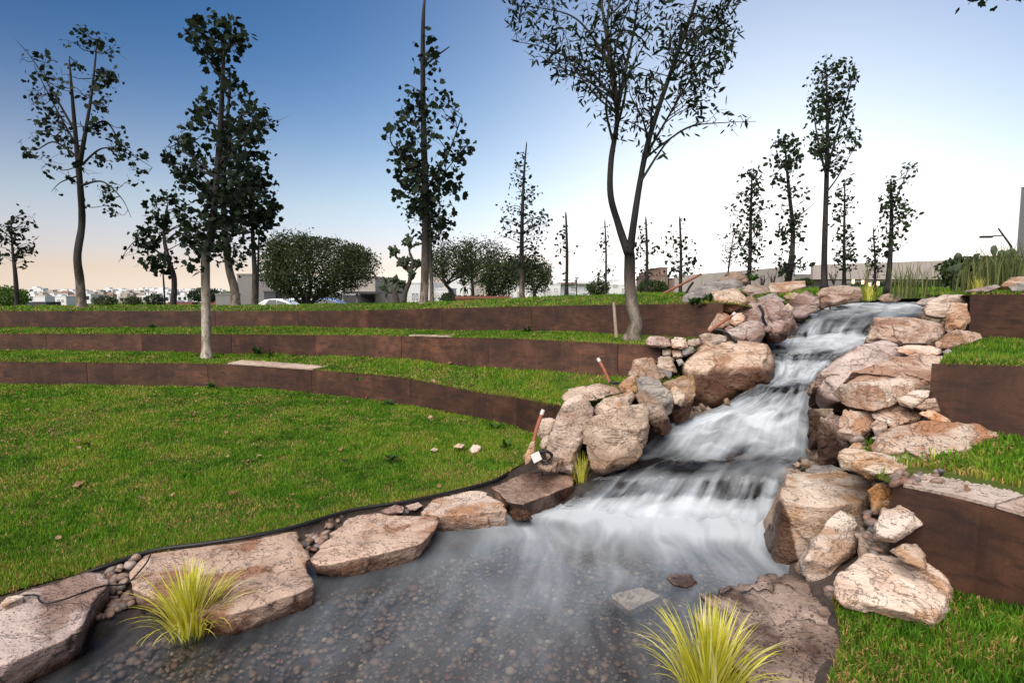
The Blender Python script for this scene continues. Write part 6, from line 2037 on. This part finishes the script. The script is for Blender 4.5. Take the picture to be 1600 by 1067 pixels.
pear((1494, 456), [(1494, 448, 9, 18, 0), (1495, 434, 10, 18, 0.1), (1490, 423, 11, 16, -0.4), (1496, 418, 12, 17, 0.2), (1494, 405, 10, 15, 0), (1497, 400, 9, 10, 0.5), (1500, 428, 8, 13, 0.9)], 11.6, 'upright prickly pear cactus at the right end of the concrete bridge')
pear((1572, 446), [(1556, 415, 9, 26, 0), (1553, 392, 10, 17, -0.1), (1575, 425, 9, 26, 0.1), (1572, 408, 10, 20, 0), (1565, 397, 12, 12, 0.9), (1580, 395, 12, 14, 0.8), (1573, 398, 10, 14, 0.2)], 12.2, 'larger prickly pear cactus behind the reeds at the right edge')

# ------------------------------------------------------------------ coping stones
def px_of(p):
    d = np.array(p) - np.array([0, 0, CAM_H])
    zc = d[1] * CP - d[2] * SP
    return 800 + F * d[0] / zc


def coping(L, p0, p1, width, label, n=1, over=-0.01, zup=0.03):
    xs = np.array([px_of(p) for p in L])
    cuts = np.linspace(p0, p1, n + 1)
    for a, b in zip(cuts[:-1], cuts[1:]):
        ii = np.where((xs >= a) & (xs < b - 1.0))[0]
        A, B = behind(L, over, 0)[ii], behind(L, width, 0)[ii]
        m = len(ii)
        if m < 2:
            continue
        jag = 0.03 * np.array([math.sin(i * 1.7) + math.sin(i * 4.1) for i in range(m)])[:, None]
        B = B + jag * np.array([0.5, 1, 0])
        up = np.array([0, 0, zup])
        V = np.concatenate([A + up, B + up, B - up * 1.2, A + up * 0.05])
        Fc = []
        for i in range(m - 1):
            Fc += [(i, i + 1, m + i + 1, m + i), (m + i, m + i + 1, 2 * m + i + 1, 2 * m + i), (3 * m + i, 3 * m + i + 1, i + 1, i), (2 * m + i, 2 * m + i + 1, 3 * m + i + 1, 3 * m + i)]
        Fc += [(0, m, 2 * m, 3 * m), (m - 1, 4 * m - 1, 3 * m - 1, 2 * m - 1)]
        o = pm('coping_slab', V, Fc, M_COPING, loc=tuple(A[0]))
        setp(o, label if isinstance(label, str) else label.pop(0), 'coping stone')


coping(T1, 352, 494, 0.50, 'thin pale stone slab on top of the lowest left wall', 1)
coping(T2, 636, 706, 0.10, 'thin pale stone slab on top of the middle left wall', 1)
coping(T1R, 1412, 1700, 0.36, ['pale coping slab on the dark right wall, nearest the rocks', 'pale coping slab on the dark right wall, running out of the picture'], 2, zup=0.022)

# ------------------------------------------------------------------ pebbles in the gaps between the slabs
_pm = []
for k in range(7):
    sv, stt = ico(3)
    q = sv * (1 + 0.12 * fbm(sv + k * 9, 1.3, 2, k)[:, None]) * np.array([1, RNG.uniform(0.6, 0.9), RNG.uniform(0.45, 0.75)])
    o = nm('pebble', q, stt, M_PEB, smooth=True)
    _pm.append(o.data)
    bpy.data.objects.remove(o)


def pebbles(poly, n, s0, s1, zf, label, group):
    xs, ys = [p[0] for p in poly], [p[1] for p in poly]
    k = 0
    while k < n:
        x, y = RNG.uniform(min(xs), max(xs)), RNG.uniform(min(ys), max(ys))
        ins = False
        j = len(poly) - 1
        for i in range(len(poly)):
            if (poly[i][1] > y) != (poly[j][1] > y) and x < (poly[j][0] - poly[i][0]) * (y - poly[i][1]) / (poly[j][1] - poly[i][1]) + poly[i][0]:
                ins = not ins
            j = i
        if not ins:
            continue
        k += 1
        o = bpy.data.objects.new('pebble', _pm[int(RNG.integers(0, 7))])
        C.objects.link(o)
        s = RNG.uniform(s0, s1)
        p = zf(x, y)
        o.location = (p.x, p.y, p.z + s * 0.2)
        o.scale = (s, s, s)
        o.rotation_euler = (RNG.normal(0, 0.35), RNG.normal(0, 0.35), RNG.uniform(0, 6.28))
        setp(o, label, 'pebble', group)


zA = lambda x, y: atz(x, y, max(0.0, 0.15 - 0.17 * (y - 872) / 88.0))
pebbles([(160, 882), (205, 870), (232, 868), (200, 890), (196, 925), (206, 945), (160, 968), (124, 968), (134, 934), (170, 908)], 85, 0.022, 0.045, zA, 'rounded river pebble in the gap between the bottom left slab and the largest slab', 'pebbles between the two leftmost slabs')
zB = lambda x, y: atz(x, y, max(0.02, 0.13 - 0.10 * (y - 805) / 60.0))
pebbles([(463, 828), (540, 800), (512, 842), (484, 870), (476, 862)], 42, 0.024, 0.05, zB, 'rounded river pebble in the gap right of the largest slab', 'pebbles right of the largest slab')
pebbles([(585, 798), (645, 783), (668, 778), (640, 803)], 14, 0.025, 0.045, lambda x, y: atz(x, y, 0.11), 'small stone along the black edging behind the middle slabs', 'stones along the black edging')
pebbles([(1352, 800), (1368, 796), (1376, 870), (1352, 868)], 16, 0.025, 0.042, lambda x, y: at(x, y, 4.0 - (y - 800) * 0.004), 'rounded stone wedged behind the leaning pinkish rock', 'stones wedged on the right bank')
pebbles([(1380, 742), (1470, 738), (1476, 756), (1400, 758)], 26, 0.022, 0.045, lambda x, y: atz(x, y, 0.85), 'small stone at the end of the coping beside the long cream rock', 'stones at the coping end')
pebbles([(1286, 918), (1306, 905), (1330, 962), (1318, 985)], 18, 0.03, 0.05, lambda x, y: atz(x, y, 0.12), 'rounded stone in the dark gap between wet slab and broad pale rock', 'stones beside the wet slab')
pebbles([(1326, 688), (1392, 668), (1400, 700), (1335, 704)], 18, 0.03, 0.05, lambda x, y: at(x, y, 4.98), 'small grey stone in front of the porous rock', 'stones in front of the porous rock')
pebbles([(880, 735), (905, 738), (870, 742)], 6, 0.03, 0.05, lambda x, y: atz(x, y, 0.16), 'small stone at the foot of the tall leaning rock', 'stones under the leaning rock')
rk([(1338, 838), (1374, 818), (1396, 846), (1392, 872), (1372, 892), (1345, 885)], 4.0, 0.15, R_BROWN, 'shadowed brown rock filling the corner behind the leaning pinkish rock', level=5)

# stones on the lawn, fallen leaves, weeds
for q, lab in [([(708, 698), (716, 692), (727, 694), (722, 701)], 'small pinkish stone lying on the front lawn, left of two'), ([(733, 703), (740, 694), (752, 697), (748, 708), (738, 710)], 'white chipped stone lying on the front lawn near the wall end'), ([(672, 703), (678, 699), (685, 702), (680, 706)], 'tiny pale stone on the lawn left of the other stones'), ([(668, 653), (672, 648), (677, 651), (673, 655)], 'tiny white stone at the foot of the lowest wall')]:
    rk(q, 7.0 if q[0][1] > 680 else 9.0, 0.1, R_PALE, lab, level=4)

_lf = []
for k in range(5):
    S2 = LEAF_SHAPES['lobed'] * np.array([1, 1])
    V = [(x, y, 0.10 * math.sin(3 * y + k) + 0.35 * abs(x)) for x, y in S2]
    me = bpy.data.meshes.new('fallen_leaf')
    me.from_pydata(V, [], [tuple(range(len(V)))])
    a = me.attributes.new('tint', 'FLOAT', 'POINT')
    a.data.foreach_set('value', [k / 4] * len(V))
    me.materials.append(M_DRYLEAF)
    _lf.append(me)


def fallen(src, n, label, group, s=0.06, lift=0.045):
    V, Fq = src
    P, v = scatter_pts(V, Fq, n, len(V) // (Fq[0, 2] - Fq[0, 1]), 1.4)
    for p in P:
        o = bpy.data.objects.new('fallen_leaf', _lf[int(RNG.integers(0, 5))])
        C.objects.link(o)
        k = s * RNG.uniform(0.6, 1.4)
        o.scale = (k, k, k)
        o.location = (p[0], p[1], p[2] + lift)
        o.rotation_euler = (RNG.normal(0, 0.4), RNG.normal(0, 0.4), RNG.uniform(0, 6.28))
        setp(o, label, 'fallen leaf', group)


fallen((LAWN_V, LAWN_F), 60, 'dry brown fallen leaf on the big front lawn', 'fallen leaves on the front lawn')
fallen((TER1_V, TER1_F), 34, 'dry brown fallen leaf on the lower left terrace', 'fallen leaves on the lower terrace')
fallen((TER2_V, TER2_F), 20, 'dry brown fallen leaf on the upper left terrace', 'fallen leaves on the upper terrace')
fallen((TR1_V, TR1_F), 10, 'dry fallen leaf on the lower right terrace', 'fallen leaves on the right terrace', 0.04)
o = bpy.data.objects.new('fallen_leaf', _lf[1])
C.objects.link(o)
o.location = at(1292, 940, 3.75)
o.scale = (0.075,) * 3
o.rotation_euler = (1.1, 0.3, 2.6)
setp(o, 'curled grey-brown leaf caught between the wet slab and the broad pale rock', 'fallen leaf')


def weed(px, py, Y, s, n, label):
    p = np.array(at(px, py, Y))
    S2 = LEAF_SHAPES['oval']
    V, T, tt = [], [], []
    for i in range(n):
        a = RNG.uniform(0, 6.28)
        el = RNG.uniform(0.3, 1.2)
        ax = np.array([math.cos(a) * math.cos(el), math.sin(a) * math.cos(el), math.sin(el)])
        sd_ = np.array([-math.sin(a), math.cos(a), 0])
        b = p + ax * s * RNG.uniform(0.05, 0.5)
        k = len(V)
        L = s * RNG.uniform(0.5, 0.9)
        for x, y in S2:
            V.append(b + sd_ * x * L + ax * y * L + np.array([0, 0, -0.25 * y * y * L]))
        T.append(list(range(k, k + len(S2))))
        tt += [RNG.uniform(0, 1)] * len(S2)
    o = nm('weed', V, T, M_WEED, loc=tuple(p), attrs={'tint': tt})
    setp(o, label, 'weed')


M_WEED = leaf_mat('weed_leaf', (0.025, 0.065, 0.012), (0.06, 0.13, 0.03), 0.25)
for q in [(238, 514, 15.4, 0.16, 26, 'leafy weed at the foot of the uppermost wall, left of the mottled trunk'), (402, 554, 13.0, 0.20, 30, 'tall dark weed at the foot of the middle wall, right of the mottled trunk'), (424, 555, 12.8, 0.14, 22, 'low weed beside the tall dark weed'), (332, 606, 11.4, 0.14, 22, 'small weed on the lawn at the lowest wall under the mottled trunk'),
          (824, 519, 11.3, 0.15, 24, 'weed at the foot of the uppermost wall left of the stake'), (774, 676, 8.4, 0.18, 34, 'dark weed at the lawn corner by the lowest wall end'), (606, 634, 9.9, 0.13, 24, 'tuft of weed at the bend of the lowest wall'), (612, 722, 6.6, 0.12, 20, 'small weed in the middle of the front lawn'), (560, 596, 9.9, 0.10, 14, 'tiny weed by the thin slab of the lowest wall'),
          (1177, 440, 10.6, 0.16, 26, 'bright green weed behind the reddish stone heap'), (1086, 478, 9.3, 0.17, 34, 'dark ivy-like weed hanging over the wall under the tilted slab'), (1107, 470, 9.4, 0.15, 28, 'dark weed between the tilted slab and the orange-tan rock'), (792, 700, 7.2, 0.12, 22, 'straggly weed on the lawn near the rust tube')]:
    weed(*q)

# ------------------------------------------------------------------ tubes, stakes, hoses and cables
def tube(name, pts, r, mat, label, cat, tip=None, n=10, sm=14):
    L = smooth_line(pts, sm)
    root = empty(name, tuple(L[0]), label, cat)
    V, Fc = tube_vf(L, [r] * len(L), n)
    pm('shaft', V, Fc, mat, root, smooth=False)
    if tip:
        d = (L[-1] - L[-2]) / np.linalg.norm(L[-1] - L[-2])
        V, Fc = tube_vf([L[-1], L[-1] + d * tip], [r * 1.12, r * 1.05], n)
        pm('cap', V, Fc, M_WHITEP, root)
    return root


tube('rust_tube', [at(833, 692, 6.35), at(839, 668, 6.4), at(846, 648, 6.45)], 0.021, M_RUSTPIPE, 'rust-coloured upright tube with a white tip left of the tall leaning rock', 'tube', 0.06)
tube('rust_tube', [at(953, 598, 7.3), at(944, 578, 7.35), at(937, 565, 7.4)], 0.021, M_RUSTPIPE, 'leaning rust-coloured tube with a white tip on the middle terrace', 'tube', 0.05)
tube('rust_tube', [at(1108, 518, 8.75), at(1130, 503, 8.7), at(1145, 492, 8.65)], 0.022, M_RUSTPIPE, 'rust-coloured tube lying slanted across the upper wall end rocks', 'tube', 0.05)
tube('rust_tube', [at(1030, 462, 12.2), at(1062, 446, 12.1), at(1096, 428, 12.0)], 0.025, M_RUSTPIPE, 'long rust-coloured pole slanting above the upper lawn', 'pole', 0)
tube('rust_tube', [at(1072, 458, 10.6), at(1078, 448, 10.6), at(1083, 441, 10.6)], 0.022, M_BARKD, 'short dark peg behind the tilted grey slab', 'peg', 0)
V, Fc = tube_vf([at(963, 527, 9.1), at(961, 500, 9.12), at(959, 472, 9.15)], [0.026, 0.025, 0.022], 8)
setp(pm('wooden_stake', V, Fc, M_WOOD, loc=tuple(at(963, 527, 9.1))), 'thin weathered wooden stake left of the forked tree', 'stake')


def hose(name, pts, r, label, cat):
    L = smooth_line(pts, max(24, len(pts) * 6))
    V, Fc = tube_vf(L, [r] * len(L), 8)
    setp(pm(name, V, Fc, M_BLACK, loc=tuple(L[0]), smooth=True), label, cat)


hose('edging_pipe', [atz(120, 900, 0.13), atz(160, 886, 0.15), atz(240, 860, 0.17), atz(320, 849, 0.175), atz(390, 838, 0.18), atz(460, 823, 0.175), atz(550, 797, 0.175), atz(650, 781, 0.175), atz(760, 755, 0.175), atz(792, 740, 0.17)], 0.017, 'black plastic edging pipe between lawn and pond slabs', 'edging')
hose('cable', [atz(235, 866, 0.185), atz(228, 880, 0.19), atz(206, 905, 0.15), atz(190, 913, 0.12), atz(160, 915, 0.175), atz(130, 925, 0.18), atz(100, 936, 0.185), atz(72, 942, 0.185), atz(62, 938, 0.185), atz(58, 930, 0.185), atz(44, 929, 0.185), atz(34, 931, 0.19)], 0.0055, 'thin black cable lying across the bottom left slab', 'cable')
ccl = at(851, 712, 6.0)
hose('hose_coil', [ccl + Vector((0.075 * math.cos(a) * (1 + 0.12 * math.sin(a * 2.3)), -0.04 * math.sin(a * 0.7) - 0.02, 0.062 * math.sin(a) + 0.006 * math.cos(a * 3.1))) for a in np.linspace(0, 22, 60)], 0.010, 'tangle of black hose beside the white tag', 'hose')
hose('hose', [at(953, 597, 7.25), at(962, 599, 7.2), at(972, 600, 7.1), at(980, 596, 7.1)], 0.02, 'black hose end at the foot of the leaning rust tube', 'hose')
hose('hose', [at(1116, 515, 8.6), at(1126, 516, 8.55), at(1136, 521, 8.5), at(1143, 529, 8.35), at(1150, 534, 8.2)], 0.022, 'black hose running over the rocks above the huge boulder', 'hose')
hose('hose', [at(1186, 477, 9.15), at(1192, 488, 9.1), at(1192, 498, 9.1), at(1197, 508, 9.1)], 0.024, 'short black hose on the big dark folded rock', 'hose')
c = at(838, 714, 5.9)
u_, v_ = Vector((0.042, 0.0, 0.022)), Vector((-0.018, 0.012, 0.040))
nn_ = Vector((0, -0.004, 0))
V = [c - u_ - v_, c + u_ - v_, c + u_ + v_, c - u_ + v_]
V = [p + nn_ for p in V] + [p - nn_ for p in V]
setp(pm('tag', V, [(0, 1, 2, 3), (7, 6, 5, 4), (0, 4, 5, 1), (1, 5, 6, 2), (2, 6, 7, 3), (3, 7, 4, 0)], M_WHITEP, loc=tuple(c)), 'small square white tag beside the black hose coil', 'tag')

# ------------------------------------------------------------------ rubble filling the joints of both banks
rr_ = np.random.default_rng(77)
A, Tt = [], []
sv, stt = ico(2)
cnt = 0
for k in range(1100):
    i = int(rr_.integers(40, 370))
    left = rr_.uniform() < 0.45
    if left and (i < 135 or 150 < i < 215):
        continue
    wdt = np.linalg.norm((SR[i] - SL[i])[:2])
    dv = (SR[i] - SL[i]) / wdt
    off = abs(rr_.normal(0, 0.42)) + 0.03
    p = (SL[i] - dv * off) if left else (SR[i] + dv * off)
    zz = 0.5 * (SL[i, 2] + SR[i, 2]) + rr_.uniform(-0.10, 0.02) - 0.10 * off
    s_ = np.exp(rr_.normal(-2.9, 0.4))
    q = sv * (1 + 0.25 * rr_.normal(size=(len(sv), 1))) * np.array([1, rr_.uniform(0.6, 1), rr_.uniform(0.5, 0.8)]) * s_
    an = rr_.uniform(0, 6.28)
    q = np.stack([q[:, 0] * math.cos(an) - q[:, 1] * math.sin(an), q[:, 0] * math.sin(an) + q[:, 1] * math.cos(an), q[:, 2]], 1)
    A.append(q + np.array([p[0], p[1], zz]))
    Tt.append(stt + cnt * len(sv))
    cnt += 1
o = nm('rubble', np.concatenate(A), np.concatenate(Tt), R_BROWN)
o['wet_z'] = -9.0
setp(o, 'broken stone rubble filling the joints between the bank rocks', kind='stuff')
